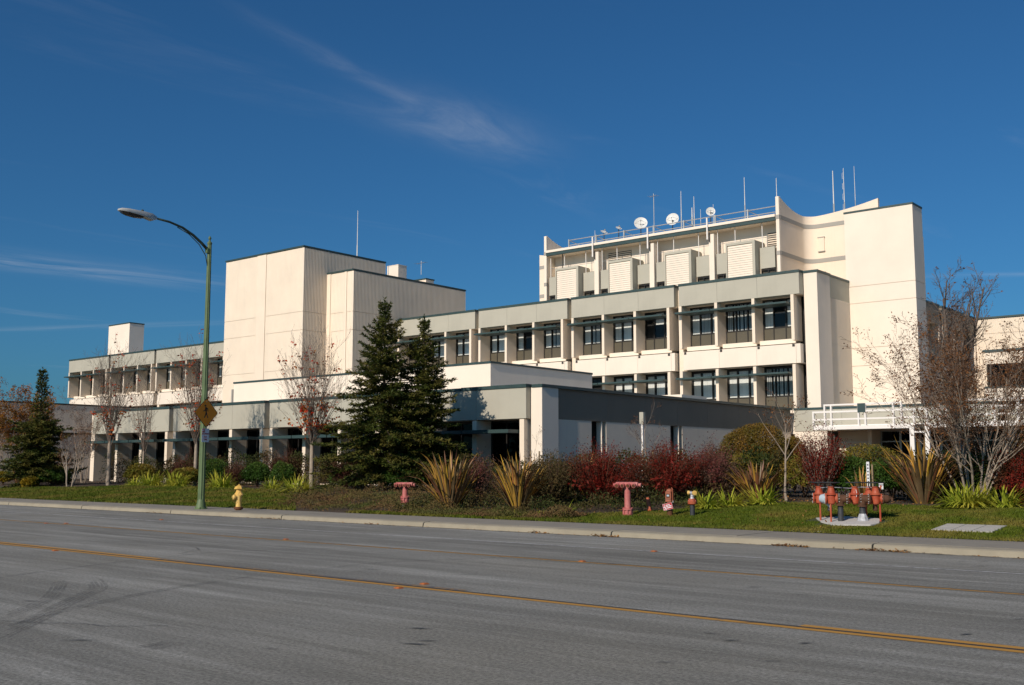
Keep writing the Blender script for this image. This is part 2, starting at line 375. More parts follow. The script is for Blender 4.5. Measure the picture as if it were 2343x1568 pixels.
for i in range(90):       # short gouges and flecks in the worn surface
    u, d, l, w = rf.uniform(-30, 2), rf.uniform(4.5, 19), rf.uniform(.05, .22), rf.uniform(.008, .022); a = rf.gauss(.7, .25); c, s = math.cos(a), math.sin(a)
    fk.quad((u-c*l, d-s*l, .010), (u+s*w, d-c*w, .010), (u+c*l, d+s*l, .010), (u-s*w, d+c*w, .010))
for k, (u, d, n) in enumerate(((-13, 5.0, 26), (-3.0, 7.5, 18), (-20, 12, 22))):     # hairline cracks
    p = Vector((u, d, .0105)); a = rf.uniform(-.3, .3)
    for i in range(n):
        a += rf.gauss(0, .35); a *= .8; q = p+Vector((math.cos(a), math.sin(a), 0))*.14; nn = Vector((-math.sin(a), math.cos(a), 0))*.006; fk.quad(p-nn, q-nn, q+nn, p+nn); p = q
fk.build('road_wear', M['sealer'], road)['kind'] = 'stuff'
# kerb: long cast lengths with open joints, gutter crumbs come later
kerb = MB().box(-160, 120, 20.16, 20.30, -.3, .02).build('kerb', M['kerb'], rotz=RRZ); tag(kerb, kind='structure')
def kerb_mesh(L):
    m = MB(); prof = [(20.12, 0-.25), (20.12, 0), (20.145, .105), (20.19, .125), (20.42, .136), (20.42, -.25)]
    a = [(0, d, z) for d, z in prof]; m.prism(a, (L, 0, 0)); return m.mesh('kerb_stone', M['kerb'])
k6 = kerb_mesh(6.06)
rng = random.Random(5)
pave = MB().box(-160, 120, 20.45, 22.3, -.3, .10).build('pavement', M['pave'], rotz=RRZ); tag(pave, kind='structure')
slab = MB(); slab.prism([(0, 20.435, .05), (0, 22.2, .05), (0, 22.2, .148), (0, 20.435, .137)], (3.022, 0, 0)); slab_me = slab.mesh('paving_slab', M['pave'])
for i in range(-17, 8):
    u = -8.22 + 6.1*i
    link('kerb_stone', k6, kerb, (u+.012, 0, rng.uniform(-.004, .004)))
    for k in range(2): link('paving_slab', slab_me, pave, (u+.01+3.05*k, 0, rng.uniform(-.004, .004)))
# near side pavement behind the camera
tag(MB().box(-160, 120, -3.2, -.62, -.3, .13).build('pavement', M['pave'], rotz=RRZ), kind='structure')
# planted ground behind the far pavement
def terrain(u0, u1, d0, d1, nu, nd, name, mat, lift=0., noise=0., bound=None):
    m = MB(); r = random.Random(8); idx = {}
    for i in range(nu+1):
        u = u0+(u1-u0)*i/nu
        lo, hi = (d0, d1) if bound is None else bound(u)
        for j in range(nd+1):
            d = lo+(hi-lo)*j/nd; idx[i, j] = len(m.v)
            m.v.append((u, d, ground_h(d)+lift+(r.uniform(-noise, noise) if 0 < j else 0)))
    for i in range(nu):
        for j in range(nd): m.f.append((idx[i, j], idx[i+1, j], idx[i+1, j+1], idx[i, j+1]))
    o = m.build(name, mat, rotz=RRZ, smooth=True); tag(o, kind='structure'); return o
terrain(-160, 60, 22.19, 120, 160, 90, 'planting_bed', M['soil'], -.012, .012)
def interp(tab, u):
    if u <= tab[0][0]: return tab[0][1]
    for (a, p), (b, q) in zip(tab, tab[1:]):
        if u <= b: return p+(q-p)*(u-a)/(b-a)
    return tab[-1][1]
LAWN_L = [(-75, 26.6), (-60.4, 26.6), (-52.6, 26.9), (-49.5, 28.4), (-41.2, 28.3), (-36.5, 27.8), (-33.5, 26.2), (-31.5, 24.4), (-28.6, 22.3)]
LAWN_R = [(-19.2, 22.4), (-18.4, 23.6), (-16.95, 24.6), (-16.2, 25.25), (-14.7, 26.9), (-13.8, 27.7), (-12.7, 28.0), (-10.7, 27.8), (-9.0, 27.6), (-4, 27.8), (6, 28)]
terrain(-75, -28.6, 0, 0, 60, 8, 'lawn', M['lawn'], .004, 0, lambda u: (22.21, max(22.22, interp(LAWN_L, u))))
terrain(-19.2, 6, 0, 0, 60, 8, 'lawn', M['lawn'], .004, 0, lambda u: (22.21, max(22.22, interp(LAWN_R, u))))
# ------------------------------------------------------------------ buildings (local frame: x=a along front, y=b depth)
def bthing(name, label, cat, a0=0., b0=0.):
    t = thing(name, label, cat, bpos(a0, b0), BRZ); t['_o'] = (a0, b0); return t
def off(t): return t['_o'][0], t['_o'][1]
def bpart(t, name, mb, mat, **k):
    """mb in building coordinates; shifted into the thing's own frame"""
    p = t
    while p.parent is not None: p = p.parent
    a0, b0 = p['_o'][0], p['_o'][1]
    if a0 or b0: mb.v = [(x-a0, y-b0, z) for x, y, z in mb.v]
    return mb.build(name, mat, t, **k)
def box(t, name, mat, a0, a1, b0, b1, z0, z1): return bpart(t, name, MB().box(a0, a1, b0, b1, z0, z1), mat)
def inst(t, name, me, a, b, z):
    ox, oy = off(t); return link(name, me, t, (a-ox, b-oy, z))
def ribbed(t, name, mat, p0, p1, z0, z1, normal, pitch=.15, depth=None):
    if depth is None: depth = .06 if normal[0] else .022
    """vertical trapezoid ribs from p0 to p1 (a,b), standing proud towards normal"""
    m = MB(); P0 = Vector((*p0, 0)); P1 = Vector((*p1, 0)); L = (P1-P0).length; d = (P1-P0)/L; n = Vector((*normal, 0))
    k = max(2, int(L/pitch)); w = L/k; prof = []
    for i in range(k):
        s = i*w; prof += [(s, 0), (s+.30*w, 0), (s+.42*w, depth), (s+.88*w, depth)]
    prof.append((L, 0))
    pts = [P0+d*s+n*h for s, h in prof]; i0 = len(m.v)
    for p in pts: m.v += [(p.x, p.y, z0), (p.x, p.y, z1)]
    flip = d.cross(Vector((0, 0, 1))).dot(n) < 0
    for i in range(len(pts)-1):
        a = i0+2*i; f = (a, a+2, a+3, a+1); m.f.append(f[::-1] if flip else f)
    # top cap
    q = len(m.v); A, B = P0-n*.06, P1-n*.06; m.v += [(A.x, A.y, z1), (B.x, B.y, z1)]
    m.f.append(tuple([q]+[i0+2*i+1 for i in range(len(pts))]+[q+1]) if not flip else tuple([q+1]+[i0+2*i+1 for i in reversed(range(len(pts)))]+[q]))
    return bpart(t, name, m, mat)

# ---- shared window unit: opening 2.42 wide, 2.66 high; origin lower left front
def window_meshes(W=2.42, H=2.66, sill=.82, tag_=''):
    fr = MB(); fw = .07; mull = [0, W*.30, W*.64, W]
    for x in mull: fr.box(max(0, x-fw/2 if 0 < x < W else x-(fw if x == W else 0)), min(W, x+(fw/2 if 0 < x < W else (fw if x == 0 else 0))), 0, .10, 0, H)
    fr.box(fw, W-fw, .005, .095, 0, .05); fr.box(fw, W-fw, .004, .096, sill-.03, sill+.04); fr.box(fw, W-fw, .005, .095, H-.10, H); fr.box(fw, W-fw, .006, .094, H-.52, H-.47)
    gl = MB(); gl.quad((fw/2, .05, sill), (W-fw/2, .05, sill), (W-fw/2, .05, H-.05), (fw/2, .05, H-.05))
    pn = MB(); pn.box(.03, W*.64-.036, .028, .06, .03, sill-.03); pn.box(W*.64+.036, W-.03, .028, .06, .03, sill-.03)
    return fr.mesh('window_frame', M['frame']), gl.mesh('pane', M['glass']), pn.mesh('panel', M['panel'])
WF, WG, WP = window_meshes()
def blind_mesh(seed, cover, W=2.42, H=2.66, sill=.82, lift=(0, 0, 0)):
    m = MB(); r = random.Random(seed); x = .09; gap = cover
    bays = [(.09, W*.30-.05), (W*.30+.06, W*.64-.05), (W*.64+.06, W-.08)]
    for bi, (x0, x1) in enumerate(bays):
        st = gap[bi]
        if st == 0: continue
        n = max(3, int((x1-x0)/.10)); w = (x1-x0)/n
        for i in range(n):
            if st == 1: xa, xb, dy = x0+i*w, x0+i*w+w*.985, r.uniform(-.006, .006)
            else:
                if r.random() < .12: continue
                xa, xb, dy = x0+i*w+.01, x0+i*w+w*.55, .03
            y = .16+r.uniform(-.004, .004); zb = sill+.05+lift[bi]; m.quad((xa, y-dy, zb), (xb, y+dy, zb), (xb, y+dy, H-.06), (xa, y-dy, H-.06))
    return m.mesh('blind', M['blind'])
BL = [blind_mesh(1, (1, 1, 1)), blind_mesh(2, (1, 1, 1)), blind_mesh(3, (1, 0, 1)), blind_mesh(4, (1, 2, 1)), blind_mesh(5, (2, 2, 2)), blind_mesh(6, (1, 1, 0)), blind_mesh(7, (1, 1, 1), lift=(.35, 0, .0)), blind_mesh(8, (1, 2, 1), lift=(0, 0, .6)), blind_mesh(9, (0, 1, 1), lift=(0, .9, 0))]
def put_window(t, a, b, z, bl):
    w = inst(t, 'window', WF, a, b, z); link('pane', WG, w); link('panel', WP, w)
    if bl is not None: link('blind', BL[bl], w)
    return w

# ================= long upper wing
MW = bthing('hospital_wing', 'long three storey cream wing with grey fascia and rows of windows between fins', 'building', 1.29, 25.2)
BM_ = 25.2; PITCH = 8.83; MODW = 8.45; BAY = 2.63
FIN_U = MB().box(0, .2, 0, 1.14, 0, 2.85).mesh('fin', M['cream'])
SHADE = MB().box(0, 2.58, 0, 1.20, 0, .11).mesh('sunshade', M['green'])
fw = MODW/3
FPAN = MB().box(.006, fw-.006, 0, .22, 0, 1.33).mesh('fascia_panel', M['grey'])
SPAN = MB().box(.005, BAY-.005, 0, .5, 0, 1.19).mesh('spandrel_panel', M['white'])
SCUP = MB().box(0, .16, 0, .012, 0, .16).mesh('scupper', M['darkrecess'])
rb = random.Random(12)
for k in (0, 1, 2, 3, 6, 7, 8, 9):
    ar = 1.29 - PITCH*k; al = ar - MODW
    for i in range(3): inst(MW, 'fascia_panel', FPAN, al+fw*i, BM_, 12.13)
    box(MW, 'fascia_return', M['grey'], ar-.004, ar+.004, BM_+.004, BM_+1.3, 12.131, 13.459)
    box(MW, 'fascia_return', M['grey'], al-.004, al+.004, BM_+.004, BM_+1.3, 12.131, 13.459)
    box(MW, 'coping', M['green'], al-.03, ar+.03, BM_-.04, BM_+.5, 13.46, 13.62)
    box(MW, 'coping', M['green'], ar-.10, ar+.031, BM_+.5, BM_+1.4, 13.461, 13.619)
    box(MW, 'soffit', M['cream'], al+.01, ar-.01, BM_+.22, BM_+1.25, 12.12, 12.2)
    floors = (0, 1) if k < 4 else (0,)
    for fl in floors:
        dz = -4.33*fl
        for i in range(4):
            af = al - .03 + BAY*i + (0 if k else 0)
            inst(MW, 'fin', FIN_U, af, BM_+.01, 9.29+dz-(.0 if not fl else .0))
        for i in range(3):
            af = al - .03 + BAY*i
            inst(MW, 'sunshade', SHADE, af+.01, BM_-.56, 11.54+dz)
            put_window(MW, af+.205, BM_+1.15, 9.46+dz, (rb.choice([0, 0, 1, 3, 5, 2, 6, 7, 8]) if k != 0 else ([3, 4, 2] if fl == 0 else [0, 1, 4])[i]))
            box(MW, 'window_sill', M['white'], af+.2, af+BAY+.0, BM_+.65, BM_+1.3, 9.18+dz, 9.455+dz)
            inst(MW, 'spandrel_panel', SPAN, af+.2, BM_+.15, 7.88+dz)
        for i in range(4):
            af = al - .03 + BAY*i
            inst(MW, 'scupper', SCUP, af+.27 if i < 3 else af-.03, BM_+.13, 8.90+dz)
        box(MW, 'spandrel_panel', M['white'], al+8.069, ar-.10, BM_+.152, BM_+.65, 7.881+dz, 9.069+dz)
        box(MW, 'spandrel_soffit', M['white'], al-.02, ar-.1, BM_+.66, BM_+1.3, 7.87+dz, 7.93+dz)
# end wall behind each slot, body and roof
box(MW, 'wall', M['cream'], -87.1, 1.27, BM_+1.42, 40.0, 0, 13.05)
box(MW, 'room', M['inner'], -87.0, 1.20, BM_+1.36, BM_+1.40, 5.0, 12.2)
box(MW, 'roof', M['roof'], -87.0, 1.2, BM_+1.5, 40.0, 13.06, 13.1)
rl = MB(); n = 46
for i in range(n): rl.box(-36+.8*i*1.0, -36+.8*i+.62, 27.3, 27.36, 13.1, 14.02)
for k in (0, 1, 2, 6, 7, 8):
    ar = 1.29-PITCH*(k+1)
    if k != 6: box(MW, 'slot_pier', M['cream'], ar+.012, ar+PITCH-MODW-.012, BM_+.55, BM_+1.5, 0, 13.3)
# right end: projecting pier, side wall and side fascia
box(MW, 'corner_pier', M['white'], 1.34, 2.2, 25.78, 27.72, 0, 13.45)
box(MW, 'coping', M['green'], 1.30, 2.26, 25.74, 27.75, 13.451, 13.60)
SIDE = [(27.72, 29.2), (29.2, 31.0)]
for b0, b1 in SIDE:
    box(MW, 'fascia_panel', M['grey'], 1.9, 2.13, b0+.005, b1-.005, 12.13, 13.459)
    ribbed(MW, 'wall_panel', M['rib'], (2.08, b1-.006), (2.08, b0+.006), 9.2, 12.12, (1, 0))
    ribbed(MW, 'wall_panel', M['rib'], (2.08, b1-.006), (2.08, b0+.006), 4.8, 9.18, (1, 0))
box(MW, 'coping', M['green'], 1.9, 2.17, 27.751, 31.0, 13.46, 13.60)
box(MW, 'wall', M['cream'], 1.28, 2.05, 27.5, 31.0, 0, 13.3)

# ================= stair tower on the right
ST = bthing('stair_tower', 'tall plain cream stair tower right of the curved roof block', 'building', 1.96, 31.02)
joints = [0, 8.0, 9.15, 12.06, 13.17, 18.05]
for z0, z1 in zip(joints, joints[1:]):
    box(ST, 'wall_panel', M['white'], 1.96, 6.4, 31.02, 32.78, z0+.014, z1-.014)
box(ST, 'core', M['cream'], 2.0, 6.36, 31.06, 32.74, 0, 18.04)
box(ST, 'coping', M['green'], 1.93, 6.43, 30.99, 32.81, 18.05, 18.17)
box(ST, 'link_wall', M['cream'], 2.3, 2.95, 32.79, 37.0, 0, 17.2)

# ================= curved roof block
TB = bthing('curved_roof_block', 'top storey block with swooping curved end walls, louvred boxes and roof rail', 'building', -3.1, 32)
tb0 = -23.45; tbp = 5.06
def curved_wall(sx, fin_a, run=4.4):
    """wing wall: fin, straight run back, quarter curve outward, then facing the street; sx=+1 right end, -1 left end"""
    plan = [(0, 0)]; zs = []
    for i in range(1, 8): plan.append((0, 3.6*i/7))
    for i in range(1, 9):
        a = math.pi/2*i/8; plan.append((.85*(1-math.cos(a)), 3.6+.85*math.sin(a)))
    for i in range(1, 9): plan.append((.85+run*i/8, 4.45))
    L = [0]
    for p, q in zip(plan, plan[1:]): L.append(L[-1]+math.dist(p, q))
    def ztop(s, u): return 19.55 + (.72*max(0, 1-u/3.4)**2) + (.75*max(0, (u-4.6)/5.3)**1.7)
    def build(zlo, zhi, th, name, mat, topcurve=False, outset=0.):
        m = MB(); K = len(plan)
        nrm = []
        for i in range(K):
            p = Vector(plan[min(i+1, K-1)])-Vector(plan[max(i-1, 0)]); p.normalize(); nrm.append(Vector((p.y, -p.x)))
        for i in range(K):
            x, y = plan[i]; n = nrm[i]; zt = ztop(0, L[i]) if topcurve else zhi
            o = Vector((x, y))+n*outset; q = Vector((x, y))-n*(th if not outset else .02)
            for P in (o, q):
                a = fin_a+sx*P.x; b = 32+P.y
                m.v += [(a, b, zlo), (a, b, zt)]
        for i in range(K-1):
            A = 4*i; B = A+4
            for f in ((A, B, B+1, A+1), (A+2, A+3, B+3, B+2), (A+1, B+1, B+3, A+3), (A, A+2, B+2, B)): m.f.append(f if sx > 0 else f[::-1])
        m.f += [(0, 1, 3, 2), (4*K-4, 4*K-2, 4*K-1, 4*K-3)]
        o = bpart(TB, name, m, mat, fix=True); smooth_by_angle(o, 35); return o
    build(12.5, 20, .24, 'curved_wall', M['cream'], True)
    build(18.66, 18.95, .2, 'grey_band', M['greyband'], False, .025)
    build(16.12, 16.42, .2, 'grey_band', M['greyband'], False, .025)
curved_wall(1, -2.99); curved_wall(-1, -23.35-.24, 3.2)
for a0 in (-3.24, -23.59): # rounded fin noses
    box(TB, 'fin_nose', M['white'], a0+.005, a0+.245, 31.86, 32.0, 12.5, 20.26)
    for z in (16.12, 18.66): box(TB, 'grey_band', M['greyband'], a0-.01, a0+.26, 31.84, 32.01, z, z+.29)
box(TB, 'roof_slab', M['white'], -23.33, -3.26, 31.72, 36.5, 18.83, 19.02)
box(TB, 'roof_edge', M['green'], -23.33, -3.26, 31.78, 31.98, 18.58, 18.84)
box(TB, 'soffit', M['cream'], -23.33, -3.26, 31.99, 36.4, 18.60, 18.66)
box(TB, 'back_wall', M['white'], -23.33, -3.26, 33.0, 33.2, 13.0, 18.6)
box(TB, 'back_wall', M['cream'], -23.0, 2.8, 36.9, 44.0, 0, 18.6)
SLAT = MB(); SLAT.prism([(0, .0, 0), (0, .06, .02), (0, .06, .15), (0, .035, .15)], (1.90, 0, 0)); SLATM = SLAT.mesh('louvre_slat', M['white']); SLAT.fixnormals(SLATM)
for i in range(4):
    a0 = tb0 + tbp*i
    if i: 
        box(TB, 'column', M['white'], a0-.20, a0+.20, 31.82, 32.35, 12.8, 18.30)
    if i in (1, 2, 3):
        box(TB, 'pipe_bracket', M['whitepaint'], a0-.27, a0-.17, 31.60, 31.70, 17.9, 19.5)
        box(TB, 'pipe_bracket', M['dark'], a0-.13, a0-.08, 31.72, 31.80, 17.7, 18.4)
    # front parapet panels left and right of the louvred box
    for pa, pb in ((a0+.32, a0+1.30), (a0+3.72, a0+tbp-.22)):
        box(TB, 'parapet_panel', M['grey'], pa, pb, 31.95, 32.1, 15.32, 16.80)
        w = MB(); 
        for x in (pa+.02, (pa+pb)/2-.03, pb-.07): w.box(x, x+.06, 32.02, 32.1, 13.1, 15.3)
        w.box(pa+.08, pb-.07, 32.03, 32.09, 15.2, 15.3); wo = bpart(TB, 'window', w, M['frame'])
        gq = MB(); gq.quad((pa, 32.07, 13.1), (pb, 32.07, 13.1), (pb, 32.07, 15.3), (pa, 32.07, 15.3)); 
        gq.v = [(x+3.1, y-32, z) for x, y, z in gq.v]; gq.build('pane', M['tint'], wo)
    box(TB, 'parapet_back', M['cream'], a0+.3, a0+tbp-.22, 32.2, 32.28, 13.0, 16.7)
    # louvred box
    l0 = a0+1.36; lb = 31.40; n = 14
    lv = box(TB, 'louvre_box', M['grey'], l0, l0+2.26, lb+.08, 32.9, 13.5, 17.32)
    fr = MB(); fr.box(l0, l0+.10, lb-.02, lb+.075, 13.5, 17.32); fr.box(l0+2.06, l0+2.26, lb-.02, lb+.075, 13.5, 17.32); fr.box(l0+.10, l0+2.06, lb-.02, lb+.075, 17.14, 17.32); fr.v = [(x+3.1, y-32, z) for x, y, z in fr.v]
    fr.build('louvre_frame', M['grey'], lv)
    for j in range(22):
        link('louvre_slat', SLATM, lv, (l0+.13+3.1, lb+.015-32, 13.55+.162*j))
    # slim posts and a rail in the open gallery
    for pa in (a0+.35, a0+1.75, a0+3.85):
        bpart(TB, 'gallery_post', MB().tube((pa, 32.12, 16.5), (pa, 32.12, 18.6), .028, n=6), M['whitepaint'])
    bpart(TB, 'gallery_rail', MB().tube((a0+.3, 32.15, 17.55), (a0+tbp-.2, 32.15, 17.55), .018, n=5), M['steel'])
    box(TB, 'gallery_door', M['greyband'], a0+3.95, a0+4.7, 32.96, 33.0, 16.0, 17.9) if i in (1,) else None
def vent(a0, a1, b, z0, z1, n):
    m = MB()
    for j in range(n):
        z = z0+(z1-z0)*j/n; m.box(a0, a1, b-.05, b, z, z+(z1-z0)/n*.5)
    o = bpart(TB, 'vent_grille', m, M['cream']); box(TB, 'vent_back', M['darkrecess'], a0-.02, a1+.02, b+.0, b+.02, z0, z1)
vent(-18.0, -15.9, 32.97, 16.6, 18.3, 12); vent(-4.4, -3.5, 32.97, 16.9, 18.0, 7)
for z0 in (16.95, 14.4):   # blank recessed window panels on the curved end wall
    box(TB, 'blank_window', M['cream'], -2.13, -1.70, 36.36, 36.44, z0, z0+.98)
    box(TB, 'window_sill', M['greyband'], -2.18, -1.66, 36.33, 36.45, z0-.05, z0); box(TB, 'window_head', M['greyband'], -2.18, -1.66, 36.33, 36.45, z0+.98, z0+1.03)
# roof guard rail
GR = bthing('roof_guard_rail', 'thin galvanised guard rail along the curved block roof edge', 'railing', -22, 33)
zr = 18.99
posts = [-21.9, -19.2, -16.55, -13.85, -11.2, -8.55, -5.93]
for a in posts:
    bpart(GR, 'rail_post', MB().box(a-.05, a+.05, 32.95, 33.05, zr, zr+.98), M['steel'])
    bpart(GR, 'brace', MB().tube((a, 33.0, zr+.90), (a+1.35, 34.1, zr+.10), .032, n=5), M['steel'])
for h in (.48, .90): bpart(GR, 'rail', MB().tube((-21.9, 33, zr+h), (-3.4, 33, zr+h), .036, n=6), M['steel'])

# ================= windowless towers
def tower(name, label, a0, a1, b0, b1, zt, joints, pil, side_pil):
    t = bthing(name, label, 'building', a1, b0)
    box(t, 'core', M['cream'], a0+.02, a1-.05, b0+.05, b1, 0, zt-.05)
    js = [0]+joints+[zt-.02]
    for z0, z1 in zip(js, js[1:]):
        xs = [a0]+[x for p in pil for x in p]+[a1]
        for i in range(0, len(xs)-1):
            if i % 2: continue
            if xs[i+1]-xs[i] > .05: ribbed(t, 'wall_panel', M['rib'], (xs[i]+.02, b0+.03), (xs[i+1]-.02, b0+.03), z0+.02, z1-.02, (0, -1))
        ribbed(t, 'wall_panel', M['rib'], (a1-.03, b1), (a1-.03, b0+.02), z0+.02, z1-.02, (1, 0))
    for p0, p1 in pil: box(t, 'pilaster', M['cream'], p0+.01, p1-.01, b0-.012, b0+.1, 0, zt-.01)
    cp = MB(); cp.box(a0-.03, a1+.04, b0-.05, b0+.25, zt, zt+.13); cp.box(a1-.22, a1+.04, b0+.25, b1, zt, zt+.13); bpart(t, 'coping', cp, M['green'])
    box(t, 'roof', M['roof'], a0, a1-.23, b0+.26, b1, zt-.1, zt-.02)
    return t
T1 = tower('ribbed_tower', 'tallest windowless cream ribbed tower left of the conifers', -47.31, -37.03, 18.0, 27.0, 18.95, [9.2, 12.3, 13.77], [(-42.95, -41.75)], None)
T2 = tower('ribbed_tower', 'lower ribbed cream tower against the right side of the tallest one', -37.03, -33.89, 20.45, 33.8, 17.05, [9.2, 12.3, 13.77], [(-37.03, -36.55), (-34.90, -34.62)], None)
T2['group'] = T1['group'] = 'windowless ribbed towers'
t = bthing('roof_box', 'small plain cream box on the roof behind the lower ribbed tower', 'roof box', -38.6, 30); box(t, 'wall', M['white'], -40.0, -38.58, 30, 31.05, 17, 19.45); box(t, 'cap', M['cream'], -40.02, -38.56, 29.98, 31.07, 19.451, 19.5)
t = bthing('roof_hatch', 'low dark edged roof hatch beside the small rooftop box', 'roof hatch', -37, 31.5); box(t, 'wall', M['cream'], -38.0, -36.3, 31.2, 32.2, 17.0, 18.05); box(t, 'cap', M['green'], -38.05, -36.25, 31.15, 32.25, 18.051, 18.16)
t = bthing('roof_box', 'square cream lift box on the roof of the far left wing', 'roof box', -82.4, 30); box(t, 'wall', M['white'], -86.9, -82.4, 30, 31.85, 12.5, 17.95); box(t, 'cap', M['green'], -86.93, -82.37, 29.97, 31.88, 17.951, 18.08)

# ================= front low wing
LW = bthing('front_low_wing', 'single storey wing near the street with grey green fascia and deep fins', 'building', 0, 0)
LP = 9.0; LMW = 8.55; LB = 2.72
lfw = LMW/3
LFP = MB().box(.006, lfw-.006, 0, .22, 0, 1.33).mesh('fascia_panel', M['grey'])
LFIN = MB().box(0, .25, 0, 1.0, 0, 3.42).mesh('fin', M['cream'])
LSH = MB().box(0, 2.66, 0, .8, 0, .15).mesh('sunshade', M['green'])
def low_window(W=2.44, H=2.9):
    fr = MB(); fw_ = .06
    for x in (0, W*.35, W*.68, W-fw_): fr.box(x, x+fw_, 0, .1, 0, H)
    fr.box(fw_, W-fw_, .004, .096, H-.08, H); fr.box(fw_, W-fw_, .004, .096, .75, .83); fr.box(fw_, W-fw_, .004, .096, 0, .08)
    gl = MB(); gl.quad((0, .05, .0), (W, .05, 0), (W, .05, H), (0, .05, H)); return fr.mesh('window_frame', M['frame']), gl.mesh('pane', M['tint'])
LWF, LWG = low_window()
for k in range(4):
    ar = -LP*k; al = ar-LMW
    for i in range(3): inst(LW, 'fascia_panel', LFP, al+lfw*i, 0, 3.65)
    for aa in (ar, al): box(LW, 'fascia_return', M['grey'], aa-.004, aa+.004, .004, 1.5, 3.651, 4.979)
    if k == 0:
        box(LW, 'coping', M['green'], -3.74, .03, -.04, .5, 4.98, 5.13); box(LW, 'coping', M['green'], al-.03, -3.80, -.04, .5, 4.98, 5.11)
    else: box(LW, 'coping', M['green'], al-.03, ar+.03, -.04, .5, 4.98, 5.12)
    box(LW, 'coping', M['green'], ar-.1, ar+.031, .5, 1.5, 4.981, 5.11)
    box(LW, 'soffit', M['cream'], al+.01, ar-.01, .22, 1.5, 3.64, 3.7)
    for i in range(4): inst(LW, 'fin', LFIN, al+.02+LB*i, .012, .2)
    for i in range(3):
        af = al+.02+LB*i
        inst(LW, 'sunshade', LSH, af+.01, -.7, 3.02)
        w = inst(LW, 'window', LWF, af+.265, 1.03, .72); link('pane', LWG, w)
    box(LW, 'wall', M['cream'], al, ar-.02, 1.02, 1.42, 0, .70)
    if k < 3: box(LW, 'slot_pier', M['white'], al-.44, al-.012, .6, 1.6, 0, 4.9)
box(LW, 'wall', M['cream'], -36.0, -.02, 2.6, 24.9, 0, 4.7); box(LW, 'room', M['inner'], -35.9, -.1, 2.5, 2.56, .3, 3.6); box(LW, 'room_floor', M['inner'], -35.9, -.1, 1.45, 2.5, .2, .3)
box(LW, 'roof', M['roof'], -36.0, .5, .5, 25.0, 4.72, 4.8)
box(LW, 'left_pier', M['cream'], -36.6, -36.1, .5, 2.6, 0, 4.9)
# right end: white corner pier, grey side wall with two slit windows, dark side fascia
box(LW, 'corner_pier', M['white'], .04, .64, .3, 1.46, 0, 4.98)
sw = .55
SB = [1.46, 5.4, 8.7, 11.7, 14.8, 18.4, 21.8, 25.05]
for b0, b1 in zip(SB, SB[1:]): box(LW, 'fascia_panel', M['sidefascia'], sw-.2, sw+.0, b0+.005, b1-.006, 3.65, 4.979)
box(LW, 'coping', M['green'], .1, .68, .26, 25.1, 4.985, 5.115)
WS = [1.46, 2.9, 4.1, 5.26, 8.0, 11.0, 12.15, 15.5, 19.0, 22.0, 25.05]
for b0, b1 in zip(WS, WS[1:]):
    if (b0, b1) in ((4.1, 5.26), (11.0, 12.15)):
        box(LW, 'wall_panel', M['lowside'], sw-.4, sw-.01, b0+.004, b1-.004, 0, .7)
        fr = MB(); 
        for y in (b0+.01, (b0+b1)/2, b1-.42): fr.box(sw-.38, sw-.30, y, y+.06, .7, 3.64)
        fr.box(sw-.38, sw-.30, b0+.07, b1-.42, 3.56, 3.64); fr.box(sw-.379, sw-.301, b0+.07, b1-.42, 1.5, 1.58)
        w = bpart(LW, 'window', fr, M['frame']); q = MB(); q.quad((sw-.34, b0, .7), (sw-.34, b1, .7), (sw-.34, b1, 3.64), (sw-.34, b0, 3.64)); q.build('pane', M['tint'], w)
        box(LW, 'window_fin', M['white'], sw-.36, sw-.008, b1-.36, b1-.30, .7, 3.64)
    else: box(LW, 'wall_panel', M['lowside'], sw-.45, sw-.008, b0+.004, b1-.004, 0, 3.645)
box(LW, 'skylight', M['white'], -.9, .3, 12.6, 15.2, 4.8, 5.32)

# ================= plant room on the low wing
PH = bthing('plant_room', 'white plant room box with louvre vent on the low wing roof', 'building', -5.44, 4.0)
box(PH, 'wall', M['white'], -26.3, -5.44, 4.0, 12.68, 4.8, 6.66)
cp = MB(); cp.box(-26.34, -5.40, 3.96, 4.2, 6.66, 6.76); cp.box(-5.62, -5.40, 4.2, 12.7, 6.66, 6.76); bpart(PH, 'coping', cp, M['green'])
box(PH, 'vent_back', M['darkrecess'], -12.6, -8.6, 3.985, 3.999, 5.25, 6.22)
for j in range(9): box(PH, 'louvre_slat', M['white'], -12.6, -8.6, 3.93, 3.984, 5.27+.107*j, 5.27+.107*j+.045)
t = bthing('corrugated_screen', 'grey corrugated roof screen left of the white plant room', 'roof screen', -29, 8)
ribbed(t, 'sheet', M['greyband'], (-33.5, 9.0), (-29.3, 9.0), 4.8, 6.9, (0, -1), .25, .08); ribbed(t, 'sheet', M['greyband'], (-29.3, 13.5), (-29.3, 9.0), 4.8, 6.9, (1, 0), .25, .08); box(t, 'cap', M['greyband'], -33.5, -29.32, 9.01, 13.5, 6.88, 6.92)

# ================= far left grey building
LG = bthing('grey_side_building', 'low grey building behind the trees at the left edge', 'building', -46, -1.4)
box(LG, 'wall', M['lowside'], -66, -46.05, -1.2, 14, 0, 3.9); box(LG, 'upper_wall', M['lowside'], -66, -46, -1.3, 14, 4.3, 6.05); box(LG, 'recess', M['darkrecess'], -65.9, -46.2, -1.1, 13.9, 3.9, 4.3); box(LG, 'coping', M['frame'], -66, -45.96, -1.35, 14, 6.05, 6.15); box(LG, 'ledge', M['white'], -66, -45.9, -1.4, 14, 4.05, 4.25)

